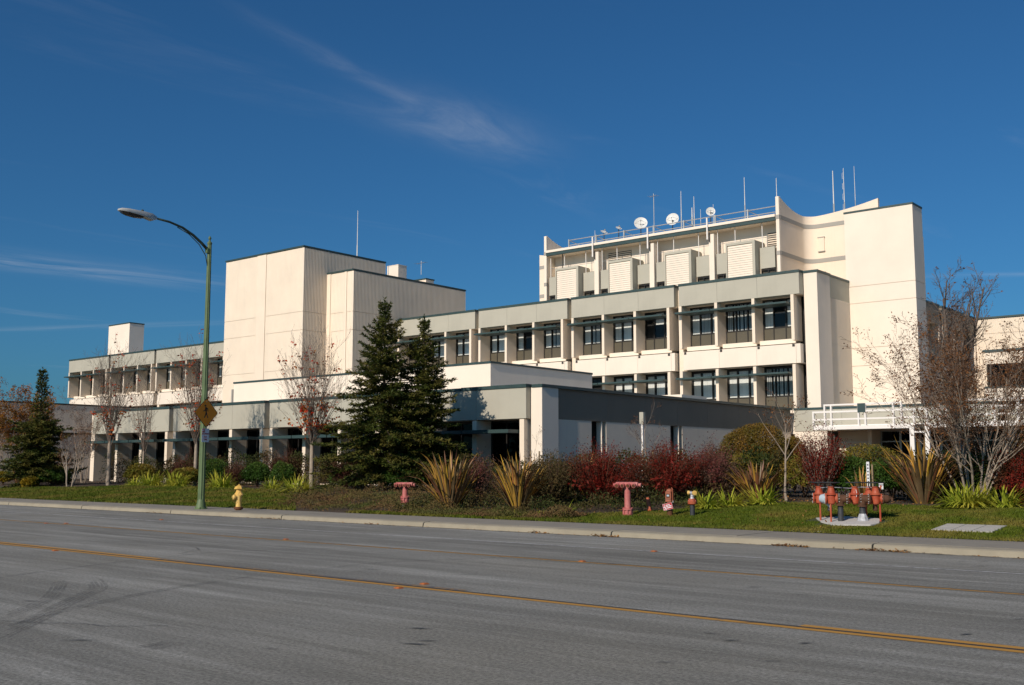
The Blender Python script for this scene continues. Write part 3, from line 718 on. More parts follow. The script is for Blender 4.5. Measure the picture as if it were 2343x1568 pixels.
# ================= wings behind the right edge
RW = bthing('rear_wing', 'rear wing with dark shaded fascia right of the stair tower', 'building', 3.3, 36)
for b0, b1 in ((36.9, 45.3), (45.9, 54.2)):
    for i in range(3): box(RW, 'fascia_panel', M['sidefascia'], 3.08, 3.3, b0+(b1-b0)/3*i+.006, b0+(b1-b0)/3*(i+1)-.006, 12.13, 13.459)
    box(RW, 'coping', M['green'], 2.8, 3.34, b0-.03, b1+.03, 13.46, 13.60); box(RW, 'soffit', M['cream'], 2.2, 3.28, b0, b1, 12.1, 12.12)
    for i in range(4):
        y = b0+(b1-b0-.2)/3*i; box(RW, 'fin', M['cream'], 2.15, 3.28, y, y+.2, 9.29, 12.09)
    for i in range(3):
        y = b0+(b1-b0-.2)/3*i+.2; box(RW, 'window', M['frame'], 2.12, 2.16, y, y+2.5, 9.45, 12.09)
    box(RW, 'spandrel_panel', M['white'], 2.4, 3.15, b0, b1, 7.9, 9.07)
box(RW, 'wall', M['cream'], -4, 2.1, 44.1, 54.3, 0, 13.3); box(RW, 'wall', M['cream'], 2.1, 2.9, 45.31, 45.89, 0, 13.4); box(RW, 'wall', M['cream'], 2.11, 3.0, 37.0, 54.3, 0, 7.89)
RB = bthing('ribbed_building', 'pale ribbed building with green coping at the right edge', 'building', 3.4, 54.3)
for z0, z1 in ((6.9, 9.2), (9.2, 12.2), (12.2, 13.4)): ribbed(RB, 'wall_panel', M['rib'], (3.42, 54.33), (32, 54.33), z0+.015, z1-.015, (0, -1), .16)
box(RB, 'core', M['cream'], 1.5, 32, 54.36, 64, 0, 13.35); box(RB, 'coping', M['green'], 3.35, 32, 54.22, 54.6, 13.42, 13.56)
EB = bthing('entrance_wing', 'low entrance wing with glazed front behind the white frame canopy', 'building', .7, 25.2)
for a0, a1 in ((.70, 3.7), (3.7, 6.7), (6.7, 9.7), (9.7, 12.4)): box(EB, 'fascia_panel', M['grey'], a0+.006, a1-.006, 25.2, 25.42, 3.70, 4.98)
box(EB, 'coping', M['green'], .69, 12.4, 25.16, 25.6, 4.981, 5.11)
box(EB, 'wall', M['white'], .7, 2.75, 25.24, 25.6, 0, 3.69)
box(EB, 'recess_wall', M['cream'], 2.75, 5.35, 26.9, 27.1, 0, 3.69); box(EB, 'ledge', M['whitepaint'], 2.76, 5.34, 26.8, 26.899, 3.0, 3.07); box(EB, 'recess_side', M['cream'], 5.2, 5.4, 25.3, 26.8, 0, 3.69)
box(EB, 'soffit', M['cream'], .7, 12.4, 25.43, 27.2, 3.70, 3.78); box(EB, 'roof', M['roof'], .7, 12.4, 25.6, 31.0, 4.7, 4.8)
for i in range(6):
    a0 = 5.45+1.15*i; f_ = MB(); f_.box(a0, a0+.06, 26.6, 26.7, .2, 3.69); f_.box(a0+1.09, a0+1.15, 26.6, 26.7, .2, 3.69); f_.box(a0+.06, a0+1.09, 26.605, 26.695, 3.0, 3.07); f_.box(a0+.06, a0+1.09, 26.605, 26.695, 3.62, 3.69)
    w = bpart(EB, 'window', f_, M['steel']); q = MB(); q.quad((a0, 26.65, .2), (a0+1.15, 26.65, .2), (a0+1.15, 26.65, 3.69), (a0, 26.65, 3.69)); q.v = [(x-.7, y-25.2, z) for x, y, z in q.v]; q.build('pane', M['tint'], w)
box(EB, 'room', M['inner'], 5.4, 12.4, 28.6, 28.7, 0, 3.69)
# block further right with balcony windows
RL = bthing('balcony_block', 'white two level block with dark window bands behind the bare tree', 'building', 11.0, 28)
box(RL, 'band', M['white'], 11.0, 30, 28.0, 28.3, 5.25, 6.0); box(RL, 'window_band', M['tint'], 11.0, 30, 28.6, 28.65, 6.0, 7.4); box(RL, 'room', M['inner'], 11.0, 30, 28.9, 29, 3.6, 7.6); box(RL, 'coping', M['green'], 11.0, 30, 27.95, 28.35, 6.0, 6.1)
for i in range(8): box(RL, 'mullion', M['frame'], 11.2+2.2*i, 11.3+2.2*i, 28.5, 28.6, 6.1, 7.4)
box(RL, 'upper_wall', M['cream'], 11.0, 30, 28.4, 34, 7.4, 8.1); box(RL, 'upper_coping', M['green'], 10.9, 30, 28.3, 34, 8.1, 8.22); box(RL, 'balcony_back', M['grey'], 12.4, 30, 27.2, 27.4, 3.9, 5.0); box(RL, 'body', M['cream'], 11.0, 30, 29.1, 34, 0, 7.39)
for i in range(11):
    a0 = 12.6+1.6*i; f_ = MB(); f_.box(a0, a0+.07, 26.6, 26.7, .2, 3.62); f_.box(a0+.07, a0+1.6, 26.605, 26.695, 3.0, 3.07)
    w = bpart(RL, 'window', f_, M['steel']); q = MB(); q.quad((a0, 26.65, .2), (a0+1.6, 26.65, .2), (a0+1.6, 26.65, 3.62), (a0, 26.65, 3.62)); q.v = [(x-11, y-28, z) for x, y, z in q.v]; q.build('pane', M['tint'], w)
box(RL, 'room', M['inner'], 12.4, 30, 28.5, 28.6, 0, 3.6); box(RL, 'soffit', M['cream'], 12.4, 30, 22.4, 28.4, 3.62, 3.72)

# ================= white frame canopy in front of the entrance
CN = bthing('entrance_canopy', 'white steel frame canopy with open rails and dark green square', 'canopy', 3.4, 22)
bb0, bb1 = 21.94, 22.06
def bar(name, a0, a1, z0, z1, b0=bb0, b1=bb1, mat='whitepaint'): return box(CN, name, M[mat], a0, a1, b0, b1, z0, z1)
bar('beam', 3.36, 8.99, 3.64, 3.83, 21.9, 22.1); bar('beam', 9.80, 30, 3.64, 3.86, 21.9, 22.1)
bar('deck', 3.4, 30, 3.84, 3.90, 22.12, 25.1)
bar('post', 8.76, 8.99, 0, 3.639, 21.9, 22.1); bar('post', 9.56, 9.79, 0, 3.88, 21.9, 22.1)
bar('rail', 3.30, 10.74, 4.59, 4.69); bar('rail', 3.30, 10.73, 4.17, 4.26, 21.945, 22.055); bar('rail', 3.98, 8.40, 4.98, 5.07)
for a, z0, z1 in ((3.30, 3.76, 4.588), (3.98, 3.832, 4.978), (4.36, 3.76, 4.979), (5.93, 3.70, 4.978), (6.31, 3.70, 4.978), (7.86, 3.78, 4.978), (8.30, 3.78, 4.978), (8.95, 3.78, 4.588), (9.63, 3.40, 4.72), (10.30, 3.84, 4.95), (10.66, 3.84, 4.588)):
    bar('rail_post', a, a+.09, z0, z1, 21.935, 22.065)
bar('lower_box', 8.992, 9.558, 3.38, 3.47); bar('sign_square', 5.95, 6.39, 4.56, 5.06, 21.90, 21.93, 'green')
for a in (11.2, 13.0, 14.14, 15.9, 17.8): bar('rail_post', a, a+.12, 3.861, 5.0)
for z in (4.22, 4.62, 4.98): bar('rail', 11.2, 30, z, z+.09, 21.93, 22.07)

# ================= roof antennas and dishes
def whip(label, a, b, z0, z1, r=.03, cat='antenna', folded=False):
    t = bthing('whip_antenna', label, cat, a, b); t.location.z = 0
    bpart(t, 'mount', MB().tube((a, b, z0-.6), (a, b, z0+(z1-z0)*.35), r*1.5, n=6), M['steel']); bpart(t, 'rod', MB().tube((a, b, z0+(z1-z0)*.35), (a, b, z1), r, r*.6, 6), M['antenna'])
    if folded:
        for i in range(4):
            zz = z0+(z1-z0)*(.2+.2*i); bpart(t, 'dipole', MB().path([(a, b, zz), (a-.10, b, zz), (a-.10, b, zz+.42), (a, b, zz+.42)], .014, 4), M['antenna'])
    t['group'] = 'rooftop whip antennas'; return t
whip('tall pale whip antenna above the right end of the guard rail', -6.14, 33, 19.2, 22.4)
whip('whip antenna standing just left of the right curved fin tip', -3.66, 33, 19.2, 21.9)
whip('leaning pale whip antenna right of the middle dish', -11.4, 33, 19.2, 22.26)
whip('short thick antenna between the leaning whip and the slim whip', -10.82, 33.6, 19.9, 21.0, .045)
whip('slim whip antenna left of the small round dish', -10.3, 33, 19.2, 21.66)
whip('very short thin antenna rod beside the small round dish', -9.76, 33, 19.2, 20.6, .018)
whip('short rod antenna just right of the small round dish', -8.7, 33, 19.2, 20.8, .022)
whip('short rod antenna at the left end of the guard rail', -19.32, 33, 19.2, 20.35, .022)
whip('leftmost thick whip of three behind the swooping end wall', -1.35, 37.5, 19.2, 23.0, .045)
whip('middle whip of three behind the swooping end wall, with folded dipoles', -.55, 37.5, 19.2, 23.05, .03, folded=True)
whip('rightmost thin whip of three behind the swooping end wall', .25, 37.5, 19.2, 23.05, .022)
whip('single tall mast antenna on the tallest ribbed tower', -39.6, 26, 19.0, 23.8, .035)
def tvant(label, a, b, z0, z1, n, arm, sx):
    t = bthing('television_antenna', label, 'antenna', a, b)
    bpart(t, 'mast', MB().tube((a, b, z0), (a, b, z1), .028, n=6), M['steel'])
    bpart(t, 'boom', MB().tube((a-arm, b, z1-.2), (a+arm, b-.2, z1-.2), .016, n=4), M['steel'])
    for i in range(n):
        x = a-arm+2*arm*i/(n-1); l = .32-.02*i; bpart(t, 'element', MB().tube((x, b-l, z1-.2), (x, b+l, z1-.2+.02*sx), .009, n=4), M['steel'])
    return t
tvant('slim lattice mast with thin aerial rods between the two larger dishes', -13.8, 33, 19.0, 22.45, 5, .35, 1)
tvant('small television aerial beside the roof hatch of the lower tower', -37.2, 31.5, 18.6, 19.85, 6, .6, 1)
def dish(label, a, b, z, r, yaw, tilt, h):
    t = bthing('satellite_dish', label, 'satellite dish', a, b); t['group'] = 'rooftop satellite dishes'
    bpart(t, 'mast', MB().tube((a, b, zr-.1), (a, b, z-.05), .035, n=6), M['dark'])
    ax = Vector((math.sin(yaw)*math.cos(tilt), -math.cos(yaw)*math.cos(tilt), math.sin(tilt)))
    m = MB(); prof = [(0, .02), (.02*r, .4*r), (.09*r, .75*r), (.17*r, r), (.155*r, r*.99), (.06*r, .73*r), (-.04*r, .05)]
    m.lathe(Vector((a, b, z))-ax*.1*r, prof, 24, ax); o = bpart(t, 'reflector', m, M['dish']); smooth_by_angle(o, 50)
    f_ = Vector((a, b, z))+ax*r*.85; s = ax.cross(Vector((0, 0, 1))).normalized()
    bpart(t, 'feed_horn', MB().tube(f_, f_-ax*.14, .05, n=8), M['steel'])
    for sg in (-1, 1): bpart(t, 'feed_strut', MB().tube(Vector((a, b, z))+s*(sg*r*.85), f_, .012, n=4), M['steel'])
    bpart(t, 'feed_strut', MB().tube(Vector((a, b, z-r*.8)), f_, .012, n=4), M['steel'])
    return t
dish('leftmost small dish on the roof, tipped up to the sky', -18.72, 33.4, 20.2, .30, 1.2, .95, 1)
dish('second small dish from the left, tipped up to the sky', -17.31, 33.4, 20.32, .26, 1.1, .95, 1)
dish('large pale round dish left of the lattice mast', -15.25, 33.4, 20.42, .52, .55, .35, 1)
dish('large round dish right of the lattice mast with dark feed', -12.4, 33.4, 20.3, .50, .25, .25, 1)
dish('small round dish near the middle of the guard rail', -9.14, 33.4, 20.4, .34, .55, .15, 1)
dish('pale round dish hanging by the leftmost louvred box', -21.9, 32.1, 17.2, .26, -.9, .1, 1)
# ------------------------------------------------------------------ street furniture
M['lampgreen'] = plain('faded green lamp paint', (.105, .155, .066), .55, 0, .16, 3)
M['lampdark'] = plain('dark green arm paint', (.035, .055, .040), .5, 0, .1, 3)
M['lampgrey'] = plain('pale grey luminaire', (.50, .50, .47), .5, .2, .06, 3)
M['lens'] = plain('dark lamp lens', (.06, .05, .045), .25)
M['signamber'] = plain('amber sign sheeting', (.95, .28, .0), .5, 0, .05, 4)
M['black'] = plain('black sign print', (.008, .008, .009), .6)
M['signwhite'] = plain('white sign sheeting', (.68, .69, .70), .55, 0, .05, 4)
M['signred'] = plain('red sign print', (.42, .012, .015), .55, 0, .08)
M['hydrant'] = weathered('yellow hydrant paint', (.66, .40, .085), (.72, .50, .17), (.36, .16, .04), .6, 8)
M['rust'] = plain('rusty iron', (.11, .040, .014), .85, 0, .35, 12, .4)
M['pink'] = weathered('sun faded pink red paint', (.42, .085, .075), (.52, .19, .17), (.20, .05, .035), .6, 7)
M['orange'] = weathered('orange red valve paint', (.37, .055, .018), (.44, .115, .05), (.14, .04, .015), .6, 9)
M['dullorange'] = weathered('weathered orange brown paint', (.27, .072, .030), (.36, .13, .07), (.12, .04, .018), .7, 9)
M['brown'] = plain('brown cast iron', (.085, .035, .014), .8, 0, .3, 14, .3)
M['bluewrap'] = plain('pale blue wrap', (.38, .46, .52), .8, 0, .12, 9, .3)
M['bolt'] = plain('shiny bolt', (.5, .49, .46), .4, .7, .1)
M['tape'] = plain('dark tape wrap', (.035, .038, .042), .6, 0, .3, 12, .3)
M['foil'] = plain('torn plastic wrap', (.40, .41, .43), .5, .1, .3, 10, .5)
M['wood'] = plain('weathered stake', (.26, .19, .11), .9, 0, .2, 10)
M['reflector'] = plain('amber road reflector', (.36, .11, .025), .5, 0, .3, 20)
M['cover'] = concrete('utility cover concrete', (.42, .40, .355))

def text_mesh(txt, size, mat, name='lettering', align='CENTER', bold=.0, depth=.0015):
    cu_ = bpy.data.curves.new(name, 'FONT'); cu_.body = txt; cu_.size = size; cu_.align_x = align; cu_.align_y = 'CENTER'; cu_.extrude = depth; cu_.offset = bold; cu_.resolution_u = 3
    tmp = bpy.data.objects.new('tmp', cu_); col.objects.link(tmp)
    me = bpy.data.meshes.new_from_object(tmp.evaluated_get(bpy.context.evaluated_depsgraph_get())); bpy.data.objects.remove(tmp); me.name = name
    me.materials.clear(); me.materials.append(mat); return me

# ---- street lamp
LPX = Vector((-10.68, 36.88, .14))
lamp = thing('street_lamp', 'tall green street lamp with curved arm at the kerb', 'street lamp', LPX, RRZ)
fl = MB(); nf = 16
prof = []
ks = []
for z, r in ((.30, .118), (3., .108), (6., .092), (9.25, .072)):
    k = len(fl.v); ks.append(k)
    for j in range(nf*2):
        a = math.pi*j/nf; rr = r*(1.0 if j % 4 in (0, 1) else .88); fl.v.append((rr*math.cos(a), rr*math.sin(a), z))
for a, b in zip(ks, ks[1:]):
    for j in range(nf*2): fl.f.append((a+j, a+(j+1) % (nf*2), b+(j+1) % (nf*2), b+j))
fl.build('pole', M['lampgreen'], lamp)
b_ = MB().lathe((0, 0, 0), [(0, .20), (.03, .20), (.05, .17), (.16, .155), (.26, .135), (.33, .118)], 16); smooth_by_angle(b_.build('base', M['lampgreen'], lamp), 35)
for a in range(4):
    MB().lathe((.19*math.cos(a*1.57+.78), .19*math.sin(a*1.57+.78), 0), [(0, .03), (.05, .03), (.07, .02)], 8).build('bolt', M['lampgreen'], lamp)
f_ = MB().lathe((0, 0, 9.25), [(0, .085), (.06, .085), (.09, .05), (.13, .03), (.17, .03), (.19, .055), (.23, .05), (.30, .008)], 10); f_.build('finial', M['lampgreen'], lamp)
arm = [(0, -.05, 9.02), (0, -.30, 9.22), (0, -.68, 9.47), (0, -1.1, 9.66), (0, -1.6, 9.77), (0, -2.18, 9.81)]
MB().path(arm, [.055, .052, .048, .044, .04, .038], 8).build('arm', M['lampdark'], lamp, smooth=True)
MB().path([(0, -.06, 8.45), (0, -.15, 8.82), (0, -.42, 9.17), (0, -.85, 9.48), (0, -1.3, 9.64)], .018, 6).build('brace', M['lampdark'], lamp, smooth=True)
MB().box(-.07, .07, -.13, -.03, 8.92, 9.08).build('bracket', M['lampgreen'], lamp)
def lum_section(y, w, zt, zb): return [(-w*.55, y, zt), (w*.55, y, zt), (w, y, (zt*.45+zb*.55)), (w*.92, y, zb), (-w*.92, y, zb), (-w, y, (zt*.45+zb*.55))]
lm = MB(); secs = [lum_section(-1.72, .055, 9.79, 9.69), lum_section(-1.90, .12, 9.86, 9.62), lum_section(-2.2, .15, 9.875, 9.69), lum_section(-2.8, .16, 9.87, 9.74), lum_section(-3.02, .13, 9.85, 9.75), lum_section(-3.10, .07, 9.82, 9.765)]
ks = []
for s_ in secs: ks.append(len(lm.v)); lm.v += s_
for a, b in zip(ks, ks[1:]):
    for j in range(6): lm.f.append((a+j, a+(j+1) % 6, b+(j+1) % 6, b+j))
lm.f += [tuple(ks[0]+j for j in range(6)), tuple(ks[-1]+j for j in reversed(range(6)))]
smooth_by_angle(lm.build('luminaire', M['lampgrey'], lamp, (0, -.38, .07), fix=True), 50)
ln = MB()
for y, w, zb in ((-2.25, .12, 9.64), (-2.5, .135, 9.625), (-2.8, .13, 9.65), (-3.0, .10, 9.70)): ln.v += [(-w, y, 9.745), (w, y, 9.745), (w*.7, y, zb), (-w*.7, y, zb)]
for a in (0, 4, 8):
    for j in range(4): ln.f.append((a+j, a+(j+1) % 4, a+4+(j+1) % 4, a+4+j))
ln.f += [(0, 1, 2, 3), (15, 14, 13, 12)]; ln.build('lens', M['lens'], lamp, (0, -.38, .07), fix=True)
MB().lathe((0, -2.25, 9.87), [(0, .045), (.05, .045), (.07, .03)], 10).build('photocell', M['lampdark'], lamp, (0, -.38, .07))

# ---- signs on the lamp post (sign plane faces the traffic, local -y is the face)
SGZ = R_(55.5)
pedS = thing('pedestrian_sign', 'amber diamond sign with walking figure on the lamp post', 'sign', LPX+Vector((0, 0, 3.30))+RU*.14, SGZ, None)
h = .515
def rdiamond(h, y, n=5, r=.06):
    pts = []
    for q in range(4):
        c = [(h-r*1.414, 0), (0, h-r*1.414), (-h+r*1.414, 0), (0, -h+r*1.414)][q]
        for k in range(n):
            a = math.pi/2*q-math.pi/4+math.pi/2*k/(n-1); pts.append((c[0]+r*math.cos(a), y, c[1]+r*math.sin(a)))
    return pts
MB().prism(rdiamond(h, .0), (0, .006, 0)).build('plate', M['black'], pedS, fix=True)
MB().prism(rdiamond(h-.028, -.003), (0, .002, 0)).build('sheeting', M['signamber'], pedS, fix=True)
fig = MB()
def fpoly(pts): fig.prism([(x*.0132-.005, -.006, y*.0132) for x, y in pts], (0, .002, 0))
cx, cy = -3.2, 18.2; fpoly([(cx+2.7*math.cos(a*math.pi/8), cy+2.7*math.sin(a*math.pi/8)) for a in range(16)])
fpoly([(-4.6, 13.4), (-2.0, 14.8), (1.0, 13.6), (2.2, 12.0), (1.4, 4), (1.6, 0), (-1.6, 0), (-2.6, 3), (-3.6, 9)])
fpoly([(-4.6, 13.4), (-3.4, 9.5), (-4.6, 7.6), (-10.2, 4.4), (-9.4, 2.6), (-2.6, 6.0), (-1.0, 9.5)])
fpoly([(1.0, 13.6), (5.2, 11.2), (6.4, 4.0), (4.5, 3.5), (3.4, 9.2), (1.6, 10.2)])
fpoly([(-1.8, .5), (1.4, .5), (-.2, -5), (-4.2, -13.8), (-6.9, -13.2), (-3.6, -5)])
fpoly([(-1.2, .5), (1.8, .5), (3.6, -6.0), (7.2, -13.2), (4.6, -14.2), (1.0, -6.5)])
fig.build('walking_figure', M['black'], pedS, fix=True)
for z in (.38, -.38): MB().lathe((0, -.004, z), [(0, .012), (.006, .01)], 8, (0, -1, 0)).build('bolt', M['bolt'], pedS)
nsS = thing('no_stopping_sign', 'small white parking sign below the amber diamond sign', 'sign', LPX+Vector((0, 0, 2.52))+RU*.13, SGZ)
MB().box(-.155, .155, 0, .005, -.235, .235).build('plate', M['signwhite'], nsS)
MB().box(-.145, -.015, -.002, .0, .10, .225).build('red_square', M['signred'], nsS)
def put_text(p, txt, size, x, z, mat, y=-.0035, bold=.002):
    o = link('lettering', text_mesh(txt, size, mat, bold=bold), p, (x, y, z)); o.rotation_euler = (math.pi/2, 0, 0); return o
put_text(nsS, 'NO', .092, -.08, .163, M['signwhite'], -.004); put_text(nsS, 'STOPPING', .066, .0, .048, M['signred']); put_text(nsS, 'ANY', .07, .0, -.055, M['signred']); put_text(nsS, 'TIME', .07, .0, -.145, M['signred'])

# ---- yellow hydrant
HP = Vector((-9.11, 35.79, .14)); hy = thing('fire_hydrant', 'yellow fire hydrant on the pavement edge by the lamp', 'fire hydrant', HP, RRZ)
def lp(t, name, c, prof, mat, n=14, ax=(0, 0, 1), ph=0, sm=35): o = MB().lathe(c, prof, n, ax, ph).build(name, mat, t, fix=True); smooth_by_angle(o, sm); return o
lp(hy, 'base', (0, 0, 0), [(0, .10), (.035, .10), (.036, .145), (.075, .15), (.105, .15), (.106, .12), (.12, .105)], M['rust'], 12)
lp(hy, 'barrel', (0, 0, .115), [(0, .105), (.02, .095), (.24, .088), (.32, .10), (.40, .115), (.46, .115), (.51, .10), (.545, .085), (.60, .085)], M['hydrant'], 16)
lp(hy, 'bonnet', (0, 0, .70), [(0, .10), (.005, .158), (.025, .158), (.085, .12), (.12, .06), (.13, .03), (.14, .03)], M['hydrant'], 6, ph=.5, sm=15)
lp(hy, 'operating_nut', (0, 0, .835), [(0, .022), (.035, .018)], M['hydrant'], 5)
lp(hy, 'pumper_cap', (0, -.09, .44), [(0, .06), (.05, .06), (.055, .085), (.10, .085), (.12, .07), (.125, .025), (.155, .022)], M['hydrant'], 12, (-.35, -1, 0))
lp(hy, 'hose_cap', (.08, 0, .53), [(0, .05), (.04, .05), (.045, .062), (.085, .06), (.09, .02), (.11, .018)], M['hydrant'], 10, (1, 0, 0))
lp(hy, 'hose_cap', (-.08, 0, .53), [(0, .05), (.04, .05), (.045, .062), (.085, .06), (.09, .02), (.11, .018)], M['hydrant'], 10, (-1, 0, 0))
for a in range(8):
    an = a*math.pi/4; lp(hy, 'bolt', (.135*math.cos(an), .135*math.sin(an), .09), [(0, .016), (.03, .016)], M['rust'], 6)
MB().path([(-.02, -.19, .39), (-.03, -.19, .30), (.01, -.15, .25), (.06, -.10, .30)], .006, 4).build('chain', M['rust'], hy)

# ---- red fire department connections
def siamese(label, loc, rotz, hcol, low):
    t = thing('fire_department_connection', label, 'fire connection', loc, rotz, 'red fire department connections')
    z = hcol
    if low: lp(t, 'riser', (0, 0, -.05), [(0, .085), (.22, .085)], M['foil'], 14); z0 = .16
    else: z0 = 0.0
    lp(t, 'lower_flange', (0, 0, z0), [(0, .12), (.03, .14), (.055, .14), (.056, .11), (.17, .11), (.171, .145), (.215, .145), (.216, .10)], M['pink'], 16)
    for a in range(8):
        an = a*math.pi/4+.2; MB().box(-.012, .012, -.02, .02, z0+.056, z0+.17, Matrix.Translation((.125*math.cos(an), .125*math.sin(an), 0)) @ Matrix.Rotation(an, 4, 'Z')).build('flange_rib', M['pink'], t)
        lp(t, 'bolt', (.122*math.cos(an+.39), .122*math.sin(an+.39), z0+.216), [(0, .014), (.02, .014)], M['pink'], 6)
    lp(t, 'column', (0, 0, z0+.216), [(0, .088), (z-z0-.35, .085)], M['pink'], 16)
    w = .31; m = MB(); prof_ = [(-.075, 0), (.075, 0), (.095, .05), (.075, .11), (0, .125), (-.075, .11), (-.095, .05)]
    m.prism([(-w, y, z-.135+zz) for y, zz in prof_], (2*w, 0, 0)); smooth_by_angle(m.build('manifold', M['pink'], t, fix=True), 60)
    for i in range(4):
        x = -.24+.16*i
        for sy in (-1, 1):
            inl = lp(t, 'inlet', (x, sy*.08, z-.085), [(0, .045), (.06, .045), (.065, .058), (.115, .058), (.116, .03)], M['pink'] if low else M['pink'], 12, (-.05, sy, -.25))
            o = MB().lathe((x, sy*.08, z-.085), [(.1165, .046), (.125, .04)], 12, (-.05, sy, -.25)).build('plug', M['rust'], inl)
    for s_ in (-1, 1): lp(t, 'inlet', (s_*w, 0, z-.085), [(0, .045), (.05, .045), (.055, .058), (.08, .055), (.085, .02)], M['pink'], 12, (s_, 0, -.15))
    for x in (-.26, -.08): MB().path([(x, -.20, z-.14), (x, -.205, z-.22), (x+.01, -.18, z-.25)], .005, 4).build('chain', M['rust'], t)
    return t
siamese('faded pink fire connection with low pipe beside the big striped flax', (-3.44, 34.5, .26), RRZ+.25, .84, True)
siamese('tall faded pink fire connection in front of the dark red shrub', (3.12, 28.95, .26), RRZ+.25, .93, False)

# ---- post indicator valve with red tag sign
pv = thing('indicator_post', 'orange brown indicator post with tilted red sign on the lawn', 'indicator post', (4.16, 28.32, .28), RRZ)
lp(pv, 'lower_pipe', (0, 0, -.05), [(0, .075), (.32, .075)], M['rust'], 14); lp(pv, 'upper_pipe', (0, 0, .27), [(0, .068), (.12, .07)], M['dullorange'], 14)
hm = MB(); hm.box(-.085, .085, -.075, .075, .39, .66); o = hm.build('housing', M['dullorange'], pv); lp(pv, 'housing_top', (0, 0, .66), [(0, .088), (.03, .084), (.06, .06), (.075, .02)], M['dullorange'], 14)
lp(pv, 'housing_base', (0, 0, .375), [(0, .075), (.015, .095), (.03, .095)], M['dullorange'], 14)
MB().box(-.055, .055, -.082, -.076, .50, .60).build('window_bezel', M['brown'], pv); MB().box(-.035, .035, -.085, -.0825, .53, .575).build('indicator_glass', M['bluewrap'], pv)
MB().box(-.087, .087, -.077, .077, .455, .468).build('strap', M['dark'], pv); MB().path([(.095, 0, .40), (.105, -.02, .72), (.07, -.02, .76)], .014, 5).build('operating_handle', M['dullorange'], pv); MB().box(.10, .13, -.03, .0, .37, .42).build('padlock', M['bolt'], pv)
st_ = thing('warning_sign', 'small red sign with white lettering hung on the indicator post', 'sign', (4.09, 28.22, .55), RRZ+.35); sr = Matrix.Rotation(R_(-14), 4, 'Y') @ Matrix.Scale(.76, 4)
MB().box(-.17, .17, -.004, .0, -.115, .115, sr).build('plate', M['signred'], st_)
def rbar(x0, x1, z0, z1, mat, nm): MB().box(x0, x1, -.006, -.0042, z0, z1, sr).build(nm, mat, st_)
for i, (x0, x1) in enumerate(((-.165, .165),)): rbar(x0, x1, .108, .113, M['signwhite'], 'border'); rbar(x0, x1, -.113, -.108, M['signwhite'], 'border')
rbar(.160, .166, -.107, .107, M['signwhite'], 'border'); rbar(-.166, -.160, -.107, .107, M['signwhite'], 'border')
rbar(-.118, -.100, .015, .10, M['signwhite'], 'print'); rbar(-.15, -.075, -.02, .012, M['signwhite'], 'print'); rbar(-.10, -.06, -.095, -.025, M['signwhite'], 'print'); rbar(-.15, -.13, -.09, -.05, M['signwhite'], 'print')
for z0, spans in ((.035, ((-.06, .02), (.035, .085))), (-.012, ((-.055, .015), (.03, .135))), (-.065, ((-.035, .13),))):
    for x0, x1 in spans: rbar(x0, x1, z0, z0+.032, M['signwhite'], 'print')
# ---- stubby hose valve
hv = thing('hose_valve', 'stubby hose valve with yellow caps and orange flange on the lawn', 'valve', (4.71, 28.06, .29), RRZ)
lp(hv, 'pipe', (0, 0, -.05), [(0, .065), (.36, .065)], M['tape'], 12); lp(hv, 'flange', (0, 0, .31), [(0, .075), (.02, .115), (.05, .12), (.09, .12), (.095, .10), (.16, .095)], M['orange'], 14)
for a in range(8): lp(hv, 'bolt', (.10*math.cos(a*.785), .10*math.sin(a*.785), .405), [(0, .013), (.025, .013)], M['pink'], 6)
lp(hv, 'stem', (0, 0, .47), [(0, .06), (.05, .045), (.11, .04)], M['foil'], 10); MB().path([(.05*math.cos(i*.9), .05*math.sin(i*.9), .48+.008*i) for i in range(16)], .007, 4).build('chain', M['foil'], hv)
lp(hv, 'body', (-.09, 0, .62), [(0, .035), (.18, .035)], M['foil'], 10, (1, 0, 0)); lp(hv, 'cap', (.05, 0, .62), [(0, .05), (.05, .062), (.08, .062), (.085, .03)], M['hydrant'], 12, (.7, -.6, 0)); lp(hv, 'cap', (-.06, 0, .62), [(0, .04), (.03, .055), (.06, .055), (.065, .03)], M['hydrant'], 12, (-1, -.2, 0))
# ---- leaning orange stub in the shade of the red shrubs
os_ = thing('pipe_stub', 'leaning orange pipe stub in the shade between the red shrubs', 'pipe stub', (3.80, 29.6, .34), RRZ)
ax_ = Vector((-.22, 0, 1)).normalized(); lp(os_, 'pipe', (.02, 0, -.03), [(0, .05), (.07, .05)], M['rust'], 10, ax_); lp(os_, 'valve_body', (.005, 0, .03), [(0, .055), (.06, .07), (.12, .055), (.17, .065), (.25, .055), (.33, .06), (.38, .04)], M['orange'], 12, ax_)

